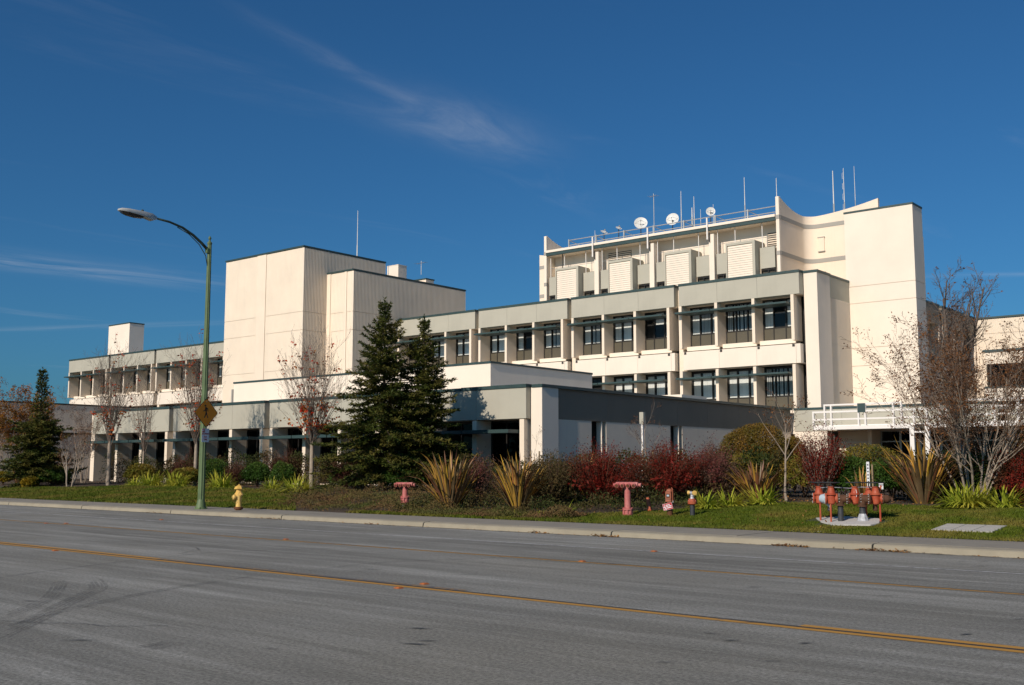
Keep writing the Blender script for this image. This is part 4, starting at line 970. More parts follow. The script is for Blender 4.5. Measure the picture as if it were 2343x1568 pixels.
# ---- backflow assembly on its concrete pad
BF = Vector((7.98, 25.35, .28)); bf = thing('backflow_assembly', 'orange red backflow valve assembly with black handwheels on a concrete pad', 'valve assembly', BF, RRZ+.42)
def valve(x, y, z=.56, wheel=.20):
    v = lp(bf, 'gate_valve', (x, y, z-.14), [(0, .05), (.03, .085), (.14, .10), (.22, .085), (.23, .125), (.265, .125), (.27, .10), (.36, .075), (.40, .07), (.41, .085), (.425, .085)], M['orange'], 14)
    MB().tube((x, y, z+.28), (x, y, z+.38), .016, n=6).build('stem', M['dark'], v)
    rg = MB(); 
    rg.path([(x+wheel*math.cos(a*math.pi/10), y+wheel*math.sin(a*math.pi/10), z+.375) for a in range(21)], .013, 5); 
    for a in range(4): rg.tube((x, y, z+.375), (x+wheel*math.cos(a*math.pi/2), y+wheel*math.sin(a*math.pi/2), z+.375), .011, n=4)
    rg.build('handwheel', M['dark'], v)
    for sx in (-1, 1):
        fl_ = MB().lathe((x+sx*.085, y, z), [(0, .075), (.02, .075), (.022, .125), (.055, .125)], 16, (sx, 0, 0)).build('flange', M['orange'], v, fix=True); smooth_by_angle(fl_, 30)
        for a in range(8):
            MB().lathe((x+sx*.13, y+.105*math.cos(a*.785), z+.105*math.sin(a*.785)), [(0, .013), (.03, .013)], 6, (sx, 0, 0)).build('bolt', M['bolt'], v)
    return v
def elbow(x0, x1, y, z, xd, zb, mat='brown'):
    e = MB(); e.lathe((x0, y, z), [(0, .12), (.03, .12), (.031, .095), (x1-x0-.031, .095), (x1-x0-.03, .12), (x1-x0, .12)], 16, (1, 0, 0)); o = smooth_by_angle(e.build('tee', M[mat], bf, fix=True), 30)
    MB().lathe((xd, y, zb), [(0, .115), (.03, .115), (.031, .085), (z-zb-.05, .09)], 16).build('branch', M[mat], o, fix=True)
    for a in range(10):
        for xx, s_ in ((x0, -1), (x1, 1)): MB().lathe((xx-s_*.03, y+.108*math.cos(a*.628), z+.108*math.sin(a*.628)), [(0, .012), (.02, .012)], 6, (-s_, 0, 0)).build('bolt', M['bolt'], o)
valve(-.42, -.16); elbow(-.285, -.03, -.16, .56, -.22, .40); valve(-.02+.14, .14); elbow(.20, .45, -.16, .56, .27, .38); valve(.58, -.02); valve(-.70, .16); valve(.44, .26)
lp(bf, 'end_elbow', (.72, -.02, .56), [(0, .12), (.03, .12), (.031, .10), (.10, .10), (.15, .085), (.18, .05)], M['brown'], 14, (1, .1, 0))
lp(bf, 'wrapped_pipe', (-.66, .05, .56), [(0, .09), (.08, .115), (.16, .11), (.24, .085)], M['bluewrap'], 14, (1, -.55, -.1)); MB().path([(-.55, -.02, .54), (-.47, -.06, .42), (-.44, -.06, .34)], [.09, .06, .03], 8).build('loose_wrap', M['bluewrap'], bf, smooth=True)
lp(bf, 'relief_valve', (-.46, .02, .26), [(0, .05), (.03, .065), (.08, .05), (.16, .055), (.20, .03)], M['tape'], 10); lp(bf, 'relief_valve', (.56, .05, .28), [(0, .05), (.03, .065), (.08, .05), (.16, .055)], M['brown'], 10, (0, 0, 1))
lp(bf, 'riser', (-.22, -.16, 0), [(0, .07), (.40, .065)], M['tape'], 14); lp(bf, 'riser', (.27, -.16, 0), [(0, .12), (.06, .125), (.10, .10), (.17, .075), (.40, .07)], M['tape'], 14); lp(bf, 'torn_wrap', (.27, -.16, .03), [(0, .135), (.05, .14), (.09, .12), (.15, .095), (.19, .078)], M['foil'], 9)
for x, y in ((-.68, .02), (-.44, -.30), (.66, -.20), (.36, .10)): lp(bf, 'leg', (x, y, -.06), [(0, .022), (.50, .022)], M['orange'], 8)
MB().path([(-.72, .16, .80), (-.45, -.1, .83), (0, .1, .80), (.25, .1, .83), (.5, .1, .82)], .008, 4).build('cable', M['foil'], bf); MB().path([(.12, .1, .83), (.16, .05, .72), (.15, .02, .60)], .007, 4).build('cable', M['foil'], bf)
lp(bf, 'tag_bottle', (.66, .1, .74), [(0, .05), (.05, .06), (.10, .045), (.14, .05)], M['orange'], 10, (.4, 0, 1)); MB().box(.66, .76, .06, .07, .78, .93).build('paper_tag', M['signwhite'], bf)
pd = MB(); pad_pts = [(-11.43, 24.60), (-10.85, 25.05), (-9.95, 24.85), (-9.65, 24.05), (-9.72, 23.72), (-10.53, 23.52), (-11.0, 23.95)]
pd.prism([tuple(rpos(u, d, ground_h(d)-.10)) for u, d in pad_pts], (0, 0, .13)); tag(pd.build('concrete_pad', M['pad'], fix=True), 'irregular pale concrete pad under the orange valve assembly', 'concrete pad')
# ---- utility cover in the lawn
uc = thing('utility_cover', 'flat concrete utility vault cover set in the lawn', 'utility cover', rpos(-7.6, 23.8, ground_h(23.8)), RRZ)
for i in range(3):
    for j in range(2):
        m = MB(); x0 = -.62+.42*i; y0 = -.50+.52*j
        sl = .08; m.prism([(x0, y0, y0*sl-.05), (x0+.405, y0, y0*sl-.05), (x0+.405, y0+.50, (y0+.5)*sl-.05), (x0, y0+.50, (y0+.5)*sl-.05)], (0, 0, .085)); m.build('cover_slab', M['cover'], uc, fix=True)
# ---- marker post and stake behind the assembly
mk = thing('marker_post', 'white marker post with black ticks beside a wooden stake', 'marker post', (9.65, 29.0, .60), RRZ)
MB().box(-.04, .04, -.012, .012, -.1, 1.12).build('post', M['signwhite'], mk)
for i in range(9): MB().box(-.02, .02, -.015, -.0125, .3+.09*i, .335+.09*i).build('tick', M['black'], mk)
MB().box(.10, .14, -.02, .02, -.1, 1.05).build('stake', M['wood'], mk)
lt = MB().box(-.05, .05, -.03, .03, 0, .03, Matrix.Rotation(.5, 4, 'Z')).build('paper_scrap', M['signwhite'], None, (6.79, 23.75, .15)); tag(lt, 'crumpled white paper scrap at the pavement edge', 'litter')
# ---- box on a pole in front of the grey wall
bp = thing('bollard_light', 'slim pale post with box head in front of the grey side wall', 'light post', (4.97, 40.58, .6), RRZ)
MB().box(-.035, .035, -.035, .035, -.1, 2.62).build('post', M['whitepaint'], bp); MB().box(-.09, .09, -.07, .07, 2.6, 3.05).build('head', M['grey'], bp)
# ---- raised road reflectors
for (u, d, lab) in ((-29.7, 14.42, 'far left amber road reflector, nearer of the close pair'), (-29.2, 14.75, 'far left amber road reflector, farther of the close pair'), (-19.98, 9.9, 'amber road reflector on the double line at the left'), (-19.2, 14.71, 'lone amber road reflector on the thin yellow line'),
                    (-10.45, 9.86, 'amber road reflector just in front of the double line'), (-10.54, 10.42, 'amber road reflector just behind the double line'), (-10.99, 14.59, 'pale road reflector on the thin yellow line at centre'), (-11.25, 17.19, 'road reflector on the worn white line'), (-29.0, 17.6, 'far left road reflector on the white line')):
    m = MB(); m.prism([(-.05, -.05, 0), (.05, -.05, 0), (.03, -.03, .02), (-.03, -.03, .02)], (0, 0, 0)) if False else m.lathe((0, 0, .002), [(0, .075), (.014, .055), (.02, .04)], 4, ph=.785)
    tag(m.build('road_reflector', M['reflector'], None, rpos(u, d, 0), RRZ), lab, 'road reflector', 'raised road reflectors')
# ------------------------------------------------------------------ vegetation
import numpy as np
M['bark'] = plain('grey brown bark', (.13, .10, .08), .95, 0, .25, 9, .3)
M['palebark'] = plain('pale smooth bark', (.31, .25, .19), .85, 0, .28, 5, .1)
M['twig'] = plain('thin brown twigs', (.125, .070, .042), .95, 0, .3, 5)
M['darkbark'] = plain('dark conifer bark', (.050, .036, .026), .95, 0, .3, 9, .4)
M['greybranch'] = plain('grey tan branches', (.145, .112, .088), .95, 0, .25, 5)
M['seed'] = leafmat('dry brown seed heads', ((.13, .055, .022), (.20, .085, .03), (.08, .042, .02)), .9, .05)
M['redleaf'] = leafmat('red autumn leaves', ((.52, .03, .016), (.40, .045, .012), (.52, .16, .02)), .55, .3)
M['orangeleaf'] = leafmat('orange autumn leaves', ((.45, .18, .02), (.32, .10, .015), (.20, .12, .02)), .55, .3)
M['needle'] = leafmat('conifer needles', ((.022, .036, .007), (.062, .076, .012), (.115, .100, .022)), .6, .12, 6)
M['barberry'] = leafmat('dark red shrub leaves', ((.21, .018, .012), (.105, .018, .009), (.075, .036, .016)), .6, .25, 4)
M['barberry2'] = leafmat('brown red shrub leaves', ((.085, .020, .014), (.050, .020, .012), (.10, .045, .028)), .6, .2, 6)
M['pinkish'] = leafmat('pink red shrub leaves', ((.20, .052, .050), (.13, .055, .042), (.12, .085, .055)), .6, .25, 5)
M['olive'] = leafmat('olive brown shrub leaves', ((.085, .065, .024), (.055, .048, .018), (.11, .075, .03)), .65, .2, 6)
M['leafgreen'] = leafmat('glossy green leaves', ((.034, .075, .014), (.055, .115, .020), (.085, .13, .024)), .4, .2, 8)
M['leafyg'] = leafmat('yellow green leaves', ((.12, .14, .020), (.20, .165, .026), (.27, .17, .034)), .45, .25, 6)
M['leafyellow'] = leafmat('yellow leaves', ((.36, .23, .02), (.28, .20, .02), (.15, .15, .02)), .5, .3, 8)
M['domeleaf'] = leafmat('bronze green clipped leaves', ((.13, .085, .014), (.095, .078, .014), (.17, .09, .016)), .6, .15, 7)
M['aga'] = leafmat('strap leaves', ((.26, .33, .03), (.36, .40, .04), (.55, .46, .07)), .4, .3, 4)
M['grassblade'] = leafmat('grass blades', ((.058, .088, .007), (.090, .114, .010), (.155, .130, .026)), .6, .15, 3)
M['litter'] = leafmat('fallen leaves', ((.26, .12, .035), (.36, .19, .06), (.14, .065, .03)), .8, .1, 20)
M['heath'] = leafmat('brown ground cover', ((.10, .068, .026), (.15, .085, .040), (.075, .090, .022)), .8, .1, 3)

def np_mesh(name, V, nper, mat):
    """V: (N, nper, 3) -> mesh of N separate polygons"""
    N = V.shape[0]; me = bpy.data.meshes.new(name)
    me.vertices.add(N*nper); me.vertices.foreach_set('co', V.reshape(-1).astype(np.float32))
    me.loops.add(N*nper); me.loops.foreach_set('vertex_index', np.arange(N*nper, dtype=np.int32))
    me.polygons.add(N); me.polygons.foreach_set('loop_start', np.arange(0, N*nper, nper, dtype=np.int32))
    try: me.polygons.foreach_set('loop_total', np.full(N, nper, dtype=np.int32))
    except Exception: pass
    me.materials.append(mat); me.update(calc_edges=True); me.validate(); return me
def unit(a): return a/np.maximum(np.linalg.norm(a, axis=1, keepdims=True), 1e-9)
def leaf_quads(P, D, L, W, nr):
    """diamond leaves at P pointing along D"""
    D = unit(D); Rn = unit(nr.normal(size=D.shape)); S = unit(np.cross(D, Rn)); L = np.asarray(L).reshape(-1, 1); W = np.asarray(W).reshape(-1, 1)
    return np.stack([P, P+D*L*.45+S*W*.5, P+D*L, P+D*L*.45-S*W*.5], axis=1)
def leaf_obj(name, P, D, L, W, mat, parent, seed=1):
    nr = np.random.default_rng(seed); P = np.asarray(P, float); D = np.asarray(D, float)
    L = np.full(len(P), L)*nr.uniform(.7, 1.3, len(P)); W = np.full(len(P), W)*nr.uniform(.7, 1.3, len(P))
    return link(name, np_mesh(name, leaf_quads(P, D, L, W, nr), 4, mat), parent)

def rot_about(v, axis, ang): return Matrix.Rotation(ang, 3, axis) @ v
def grow(mb, rng, p, d, L, r, lvl, c, tips, allp=None):
    n = c['seg'][lvl]; pts = [Vector(p)]; q = Vector(p); dd = Vector(d).normalized()
    for i in range(n):
        j = c['jit'][lvl]; dd = (dd+Vector((rng.gauss(0, j), rng.gauss(0, j), rng.gauss(0, j*.6)))+Vector((0, 0, c['up'][lvl]))).normalized()
        q = q+dd*(L/n); pts.append(q.copy())
    rad = [max(c['rmin'], r*(1-(1-c['tap'])*i/n)) for i in range(n+1)]
    (c['fine'] if lvl >= 2 and 'fine' in c else mb).path(pts, rad, c['sides'][lvl], cap=False)
    if lvl >= 1: tips.append((pts, dd.copy(), lvl))
    if lvl+1 < len(c['seg']):
        K = c['kids'][lvl]; K = max(1, int(K*rng.uniform(.75, 1.25)))
        for k in range(K):
            t = c['lo'][lvl]+(1-c['lo'][lvl])*(k+rng.random())/K; f = t*n; i = min(n-1, int(f)); b = pts[i].lerp(pts[i+1], f-i)
            ax = (pts[i+1]-pts[i]).normalized(); perp = rot_about(ax.orthogonal().normalized(), ax, rng.uniform(0, 6.283)); ang = c['ang'][lvl]*rng.uniform(.65, 1.3)
            nd = (ax*math.cos(ang)+perp*math.sin(ang)).normalized(); rr = rad[i]*c['rr'][lvl]
            grow(mb, rng, b, nd, L*c['lr'][lvl]*rng.uniform(.7, 1.2)*(1-.45*t if lvl else 1-.35*t), rr, lvl+1, c, tips)

def pear_tree(label, loc, h, w, seed, leaf=1., trunk=None, n=17, thick=.055):
    rng = random.Random(seed); t = thing('pear_tree', label, 'tree', loc, rng.uniform(0, 6), 'bare upright trees along the front wing')
    th = trunk or h*.27; tr = MB(); tr.path([(0, 0, -.15), (rng.uniform(-.02, .02), 0, th*.5), (0, 0, th), (0, 0, th+.3)], [thick*1.25, thick*1.05, thick*1.0, thick*.8], 8, cap=False); tr.build('trunk', M['palebark'], t, smooth=True)
    mb = MB(); tips = []
    c = dict(seg=[8, 5, 3], jit=[.05, .09, .14], up=[.075, .12, .10], sides=[4, 3, 3], kids=[16, 5], lo=[.10, .2], ang=[.55, .6], lr=[.44, .44], rr=[.50, .6], tap=.18, rmin=.0036)
    for i in range(n):
        a = 2.4*i+rng.uniform(-.3, .3); el = rng.uniform(.10, .95) if i else .02; L = (h-th)*(1.02-.30*el)*rng.uniform(.85, 1.03); s = w*.5/((h-th)*.55)
        d = Vector((math.cos(a)*el*s*1.15, math.sin(a)*el*s*1.15, 1)); grow(mb, rng, (0, 0, th+rng.uniform(-.12, .55)), d, L, .024*rng.uniform(.7, 1.1)*h/6.5, 0, c, tips)
    mb.build('crown', M['greybranch'], t)
    P, D, P2, D2 = [], [], [], []
    for pts, d, lvl in tips:
        z = pts[-1].z; low = max(0, 1-(z-th)/(h*.40)); pr = (.025+1.1*low**1.8)*leaf
        if rng.random() < pr or (leaf > .85 and low > .55 and pts[-1].x*.6-pts[-1].y > -.1):
            for k in range(rng.randint(5, 12)):
                q = pts[rng.randrange(1, len(pts))]; v = Vector((rng.gauss(0, 1), rng.gauss(0, 1), -.6)); (P if rng.random() < .78 else P2).append(tuple(q+v*.03)); (D if len(P)+len(P2) > len(D)+len(D2) and len(P) > len(D) else D2).append(tuple(v))
    if P: leaf_obj('leaves', P, D[:len(P)] if len(D) >= len(P) else D+[(0, 0, -1)]*(len(P)-len(D)), .125, .09, M['redleaf'], t, seed)
    if P2: leaf_obj('leaves', P2, (D2+[(0, 0, -1)]*len(P2))[:len(P2)], .10, .07, M['orangeleaf'], t, seed+1)
    return t
pear_tree('largest upright bare tree with red leaves, just left of the conifers', (-8.54, 45.59, .61), 6.05, 3.2, 3, 1.0, 1.75, 22, .09)
pear_tree('bare upright tree with pale trunk left of the lamp post', (-21.34, 56.6, .61), 6.8, 2.5, 14, .8, 2.0, 15, .10)
pear_tree('bare upright tree with red leaves right behind the lamp post', (-15.96, 53.96, .63), 6.9, 3.1, 25, .9, 1.9, 18, .09)
pear_tree('slim bare tree between the pale trunk tree and the lamp post', (-20.9, 60.6, .65), 5.9, 1.7, 36, .3, 1.5, 9, .06)

def myrtle(name, label, loc, h, w, seed, stems=6, seeds=.4, cat='tree', dense=1., base_spread=.12, sub=9, stemr=.05, lean=.5, bark='palebark', group=None, leafmat_='seed', stemfrac=.5, low=.30):
    rng = random.Random(seed); t = thing(name, label, cat, loc, rng.uniform(0, 6), group)
    mb = MB(); tips = []; ms = MB()
    fine = MB()
    c = dict(fine=fine, seg=[6, 5, 4, 3], jit=[.05, .10, .15, .2], up=[.06, .05, .05, .04], sides=[6, 4, 3, 3], kids=[int(sub*dense), int(7*dense), int(4*dense)], lo=[low, .25, .2], ang=[.55, .65, .7], lr=[.62, .5, .45], rr=[.55, .5, .6], tap=.25, rmin=.0032)
    for i in range(stems):
        a = 6.283*i/stems+rng.uniform(-.3, .3); s = lean*rng.uniform(.35, 1.1)*w/h
        d = Vector((math.cos(a)*s, math.sin(a)*s, 1)); p = (math.cos(a)*base_spread, math.sin(a)*base_spread, -.1)
        grow(mb, rng, p, d, h*rng.uniform(.60, .78), stemr*rng.uniform(.7, 1.1), 0, c, tips)
    st = MB(); st.path([(0, 0, -.1), (0, 0, .12)], [stemr*1.6, stemr*1.1], 8, cap=False); st.build('trunk', M[bark], t)
    mb.build('branches', M[bark], t); fine.build('crown', M['twig'], t)
    P, D = [], []
    for pts, d, lvl in tips:
        if lvl < 2 or rng.random() > seeds: continue
        q = pts[-1]
        for k in range(rng.randint(3, 7)):
            v = Vector((rng.gauss(0, 1), rng.gauss(0, 1), rng.gauss(.3, .8))); P.append(tuple(q+v*.035)); D.append(tuple(v))
    if 'far left edge' in label:
        nO = len(P)*2//3; leaf_obj('leaves', P[:nO], D[:nO], .10, .07, M['orangeleaf'], t, seed+2)
    if P: leaf_obj('seed_heads' if leafmat_ == 'seed' else 'leaves', P, D, .055, .035, M[leafmat_], t, seed)
    return t
# right: the big multi stem tree and a taller one behind it
myrtle('crape_myrtle', 'wide bare multi stemmed tree with many smooth trunks at the right', (12.13, 28.21, .61), 5.0, 3.9, 41, 12, .34, dense=1.42, sub=10, stemr=.042, lean=.80, low=.30)
bt_rng = random.Random(9); bt = thing('bare_tree', 'tall bare tree with one thick trunk behind the multi stemmed tree', 'tree', (14.57, 34.95, .68))
tb_ = MB(); tb_.path([(0, 0, -.2), (.03, 0, 1.2), (-.02, .03, 2.4), (.05, 0, 3.2)], [.20, .165, .15, .12], 10, cap=False); tb_.build('trunk', M['bark'], bt, smooth=True)
mb = MB(); tips = []
c_ = dict(seg=[8, 6, 4, 3], jit=[.07, .12, .17, .22], up=[.07, .05, .06, .05], sides=[6, 4, 3, 3], kids=[11, 8, 5], lo=[.28, .2, .2], ang=[.60, .7, .75], lr=[.36, .48, .5], rr=[.55, .55, .6], tap=.2, rmin=.004)
for i in range(5):
    a = 1.26*i+.4; s = bt_rng.uniform(.10, .36); grow(mb, bt_rng, (.04, 0, 2.8), (math.cos(a)*s+.05, math.sin(a)*s, 1), 4.5*bt_rng.uniform(.75, 1.0), .085, 0, c_, tips)
mb.build('crown', M['bark'], bt)
P, D = [], []
for pts, d, lvl in tips:
    if lvl > 1 and bt_rng.random() < .05:
        for k in range(3): P.append(tuple(pts[-1])); D.append((bt_rng.gauss(0, 1), bt_rng.gauss(0, 1), -1))
leaf_obj('leaves', P, D, .06, .04, M['seed'], bt, 3)
myrtle('young_tree', 'thin bare young tree with a single slender trunk near the centre right lawn', (7.9, 30.93, .61), 3.6, 1.5, 52, 1, .25, sub=10, stemr=.036, lean=.03, base_spread=0., low=.44, dense=.8)
myrtle('crape_myrtle', 'small white stemmed bare tree at the left lawn edge', (-22.83, 55.25, .52), 3.5, 1.9, 63, 4, .25, sub=8, stemr=.05, lean=.55)
myrtle('crape_myrtle', 'bare tree with brown seed heads at the far left edge', (-32.77, 69.08, .63), 6.3, 3.6, 74, 6, .95, sub=11, stemr=.05, lean=.6)
myrtle('crape_myrtle', 'bare seed headed tree just right of the far left edge tree', (-31.2, 69.5, .65), 5.6, 2.6, 85, 5, .95, sub=10, stemr=.045, lean=.5)
myrtle('crape_myrtle', 'thin seed headed tree between the left conifer and the front wing', (-25.35, 63.36, .64), 5.6, 2.2, 96, 5, .55, sub=6, stemr=.03, lean=.6)
def staked(label, loc, h, w, seed):
    t = myrtle('staked_tree', label, loc, h, w, seed, 1, .12, sub=9, stemr=.03, lean=.02, base_spread=0, low=.4, dense=.75)
    t.rotation_euler.z = RRZ
    for s in (-1, 1): MB().tube((s*.22, 0, -.1), (s*.22, 0, 1.55), .03, n=6).build('stake', M['wood'], t)
    MB().path([(-.22, .03, 1.15), (0, -.05, 1.12), (.22, .03, 1.15)], .012, 4).build('tie', M['dark'], t); return t
staked('small staked bare tree in front of the white corner pier', (.92, 42.73, .65), 2.4, 1.1, 107)
staked('staked bare tree in front of the grey side wall', (5.0, 39.3, .65), 3.7, 1.8, 118)

def conifer(label, loc, h, w, seed, bare_top=.12, lo=.10, dens=1.):
    rng = random.Random(seed); t = thing('conifer', label, 'tree', loc, rng.uniform(0, 6), 'evergreen conifers'); tr = MB()
    zs = [-.2, h*.2, h*.5, h*.8, h*.97]; tr.path([(rng.uniform(-.03, .03), rng.uniform(-.03, .03), z) for z in zs], [.13*h/8, .115*h/8, .07*h/8, .03*h/8, .008], 8, cap=False); tr.build('trunk', M['darkbark'], t, smooth=True)
    br = MB(); P, D = [], []; z = h*lo
    while z < h*.965:
        tt = z/h; n = 6 if tt < .7 else 4; ph = rng.uniform(0, 6.28)
        for k in range(n):
            if rng.random() < .08: continue
            a = ph+6.283*k/n+rng.uniform(-.35, .35); prof = (1-tt)**.85*(.55+.45*min(1, (tt-.02)/.14)); L = max(.16, w*.5*prof*rng.uniform(.50, 1.30)*1.10)
            if tt > 1-bare_top: L = (.16+.75*(1-tt))*rng.uniform(.6, 1.2)
            slope = rng.uniform(-.14, .14)-.12+1.25*max(0, tt-.35); d = Vector((math.cos(a), math.sin(a), slope)); pts = [Vector((0, 0, z))]; q = pts[0].copy(); m = 6
            for i in range(m):
                d = (d.normalized()+Vector((rng.gauss(0, .05), rng.gauss(0, .05), (-.08 if i < 3 else .13)+rng.gauss(0, .03)))); q = q+d.normalized()*(L/m); pts.append(q.copy())
            br.path(pts, [.022*(1-tt)+.005-.0006*i for i in range(m+1)], 3, cap=False)
            sparse = 1 if tt < 1-bare_top else .45; nb = max(4, int(L/.05*dens*sparse))
            for b in range(nb):
                f = (.12+.88*(b+rng.random())/nb)*m; i = min(m-1, int(f)); base = pts[i].lerp(pts[i+1], f-i); ax = (pts[i+1]-pts[i]).normalized(); side = ax.cross(Vector((0, 0, 1))).normalized()*(1 if b % 2 else -1)
                sd_ = (ax*.75+side*.8+Vector((0, 0, rng.uniform(-.35, .25)))).normalized(); bl = (.10+.30*min(1, L/1.5)*(1-.6*f/m))*rng.uniform(.6, 1.2); ns = max(2, int(bl/.05))
                for s in range(ns):
                    pp = base+sd_*(bl*s/ns)+Vector((0, 0, -.10*(s/ns)**2*bl)); 
                    for u in range(2):
                        P.append(tuple(pp)); D.append(tuple(sd_+Vector((rng.gauss(0, .55), rng.gauss(0, .55), rng.gauss(.1, .45)))))
            for s in range(5): P.append(tuple(pts[-1])); D.append(tuple((pts[-1]-pts[-2]).normalized()+Vector((rng.gauss(0, .5), rng.gauss(0, .5), rng.gauss(0, .5)))))
        z += rng.uniform(.085, .165)*h/8*(1.0 if tt < .75 else .85)
    for s in range(60):
        zz = h*rng.uniform(.86, .99); P.append((0, 0, zz)); D.append((rng.gauss(0, .5), rng.gauss(0, .5), 1))
    br.build('branches', M['darkbark'], t); leaf_obj('crown', P, D, .14, .042, M['needle'], t, seed); return t
conifer('tallest conifer, left of the close pair before the front wing', (-5.35, 44.17, .62), 8.05, 5.3, 7, .13)
conifer('conifer with thin bare leader, right of the close pair', (-3.74, 44.77, .64), 7.4, 4.2, 19, .18)
conifer('dark conifer with bare top at the far left', (-25.68, 57.97, .54), 6.45, 4.0, 31, .45, .06)

# ---- shrubs
def leaf_cloud(n, w, h, nr, lump=.25, shell=.55):
    """points in an uneven dome of width w and height h"""
    k = 14; C = unit(nr.normal(size=(k, 3))); A = nr.uniform(-lump, lump, k)
    U = unit(nr.normal(size=(n, 3))); U[:, 2] = np.abs(U[:, 2])*1.0-.12; U = unit(U)
    f = 1+(np.exp(-((U[:, None, :]-C[None])**2).sum(2)*5)*A).sum(1)
    r = nr.uniform(0, 1, n)**.33; r = np.where(nr.random(n) < shell, nr.uniform(.82, 1.0, n), r)*f
    P = U*r[:, None]*np.array([w/2, w/2, h*.58])+np.array([0, 0, h*.42]); P[:, 2] = np.maximum(P[:, 2], .03)
    return P, U
def shrub(name, label, loc, h, w, mat, seed, n=2600, size=.06, cat='shrub', lump=.3, group=None, stems=True):
    nr = np.random.default_rng(seed); t = thing(name, label, cat, loc, 0, group)
    P, U = leaf_cloud(int(n*2.0), w, h, nr, lump); D = U*.6+nr.normal(size=P.shape)*.7; leaf_obj('foliage', P, D, size*1.2, size*.75, M[mat], t, seed)
    P, U = leaf_cloud(500, w*.78, h*.82, nr, .1, .1); leaf_obj('inner_foliage', P, U*.4+nr.normal(size=P.shape), .17, .11, M[mat], t, seed+7)
    m = MB(); rg = random.Random(seed)
    for i in range(9):
        a = rg.uniform(0, 6.28); r = rg.uniform(.15, .4)*w; m.path([(0, 0, -.05), (math.cos(a)*r*.4, math.sin(a)*r*.4, h*.4), (math.cos(a)*r, math.sin(a)*r, h*.8)], [.018, .013, .005], 4, cap=False)
    m.build('stems', M['twig'], t); return t
def twiggy(name, label, loc, h, w, mat, seed, n=130, per=34, size=.05, cat='shrub', group=None, pale=.15, lowbare=.12, upright=1.0):
    """arching stems from one base, small leaves along them"""
    rg = random.Random(seed); t = thing(name, label, cat, loc, 0, group); m = MB(); P, D = [], []
    for i in range(n):
        a = rg.uniform(0, 6.283); s = math.sqrt(rg.random()); lob = 1+.16*math.sin(2*a+seed)+.12*math.sin(5*a+seed*2.1); L = h*rg.uniform(.55, 1.12)*(1-.22*s)*(1+.12*math.sin(3*a+seed)*s); rad = w*.5*s*rg.uniform(.80, 1.15)*lob; pts = []
        for k in range(6):
            f = k/5; pts.append(Vector((math.cos(a)*(rad*f**.8)+rg.gauss(0, .02), math.sin(a)*(rad*f**.8)+rg.gauss(0, .02), L*f**(.9*upright)-(.10*s*L*f*f))))
        m.path(pts, [.008, .007, .006, .005, .004, .003], 3, cap=False)
        for k in range(int(per*1.5)):
            f = (lowbare+(1-lowbare)*rg.random()**.85)*5; j = min(4, int(f)); q = pts[j].lerp(pts[j+1], f-j); sp = .05+.06*(f/5); P.append((q.x+rg.gauss(0, sp), q.y+rg.gauss(0, sp), max(.03, q.z+rg.gauss(0, sp)))); D.append((rg.gauss(0, .7), rg.gauss(0, .7), rg.gauss(.5, .6)))
    m.build('stems', M['twig'] if pale < .5 else M['palebark'], t); leaf_obj('foliage', P, D, size, size*.6, M[mat], t, seed)
    if lowbare < .3:
        nr = np.random.default_rng(seed); Q, U = leaf_cloud(700, w*.80, h*.72, nr, .25, .1); leaf_obj('inner_foliage', Q, U*.3+nr.normal(size=Q.shape), .13, .07, M[mat], t, seed+3)
    return t
GRN = 'green shrubs along the front wing'
shrub('green_shrub', 'round green shrub behind the fire hydrant', (-12.03, 50.58, .63), 1.15, 1.4, 'leafgreen', 1, 2600, group=GRN)
shrub('green_shrub', 'smaller green shrub right of the round one behind the hydrant', (-10.76, 50.14, .63), 1.05, 1.1, 'leafgreen', 2, 2000, group=GRN)
shrub('green_shrub', 'dark green shrub below the left conifer', (-24.7, 57.6, .55), 1.0, 1.7, 'leafgreen', 3, 2400, group=GRN)
shrub('green_shrub', 'low wide green hedge under the two conifers', (-4.5, 44.0, .62), .95, 2.2, 'leafgreen', 4, 3400, group=GRN, lump=.12)
shrub('green_shrub', 'big glossy green shrub behind the orange valve assembly, left of the marker post', (9.95, 31.3, .62), 1.25, 1.35, 'leafgreen', 5, 3600, .055, group=GRN)
shrub('green_shrub', 'glossy green shrub left of the tall striped flax at right', (10.95, 30.9, .63), 1.2, 1.25, 'leafgreen', 6, 3400, .055, group=GRN)
shrub('green_shrub', 'green shrub right behind the lamp post', (-14.93, 53.73, .63), 1.35, 1.6, 'leafgreen', 7, 2400, group=GRN)
shrub('yellow_green_shrub', 'yellow green shrub left of the lamp post near the pale trunk', (-20.0, 57.6, .63), 1.15, 1.7, 'leafyg', 8, 2000)
shrub('yellow_green_shrub', 'yellow green shrub touching the left side of the lamp post', (-16.3, 53.5, .62), 1.0, 1.4, 'leafyg', 9, 1900)
shrub('yellow_green_shrub', 'yellow green hedge behind the upright red shrub tree', (9.2, 33.7, .64), 1.25, 1.9, 'leafyg', 10, 3000, .05)
shrub('yellow_green_shrub', 'yellow green hedge below the clipped bronze dome', (7.45, 34.6, .64), 1.35, 2.2, 'leafyg', 11, 3600, .05)
shrub('yellow_green_shrub', 'tall yellow green hedge under the canopy windows', (11.1, 33.6, .65), 1.65, 2.3, 'leafyg', 12, 3400, .05)
shrub('green_shrub', 'dark green filler shrub below the big multi stemmed tree', (12.9, 30.0, .63), 1.1, 2.2, 'leafgreen', 13, 3000, group=GRN)
shrub('clipped_dome', 'large clipped bronze green dome before the grey side wall', (8.36, 37.0, .66), 2.35, 2.35, 'domeleaf', 14, 12000, .045, lump=.14)
shrub('clipped_dome', 'small clipped bronze dome right of the large one', (9.84, 37.3, .67), 1.95, 1.0, 'domeleaf', 15, 5000, .045, lump=.06)
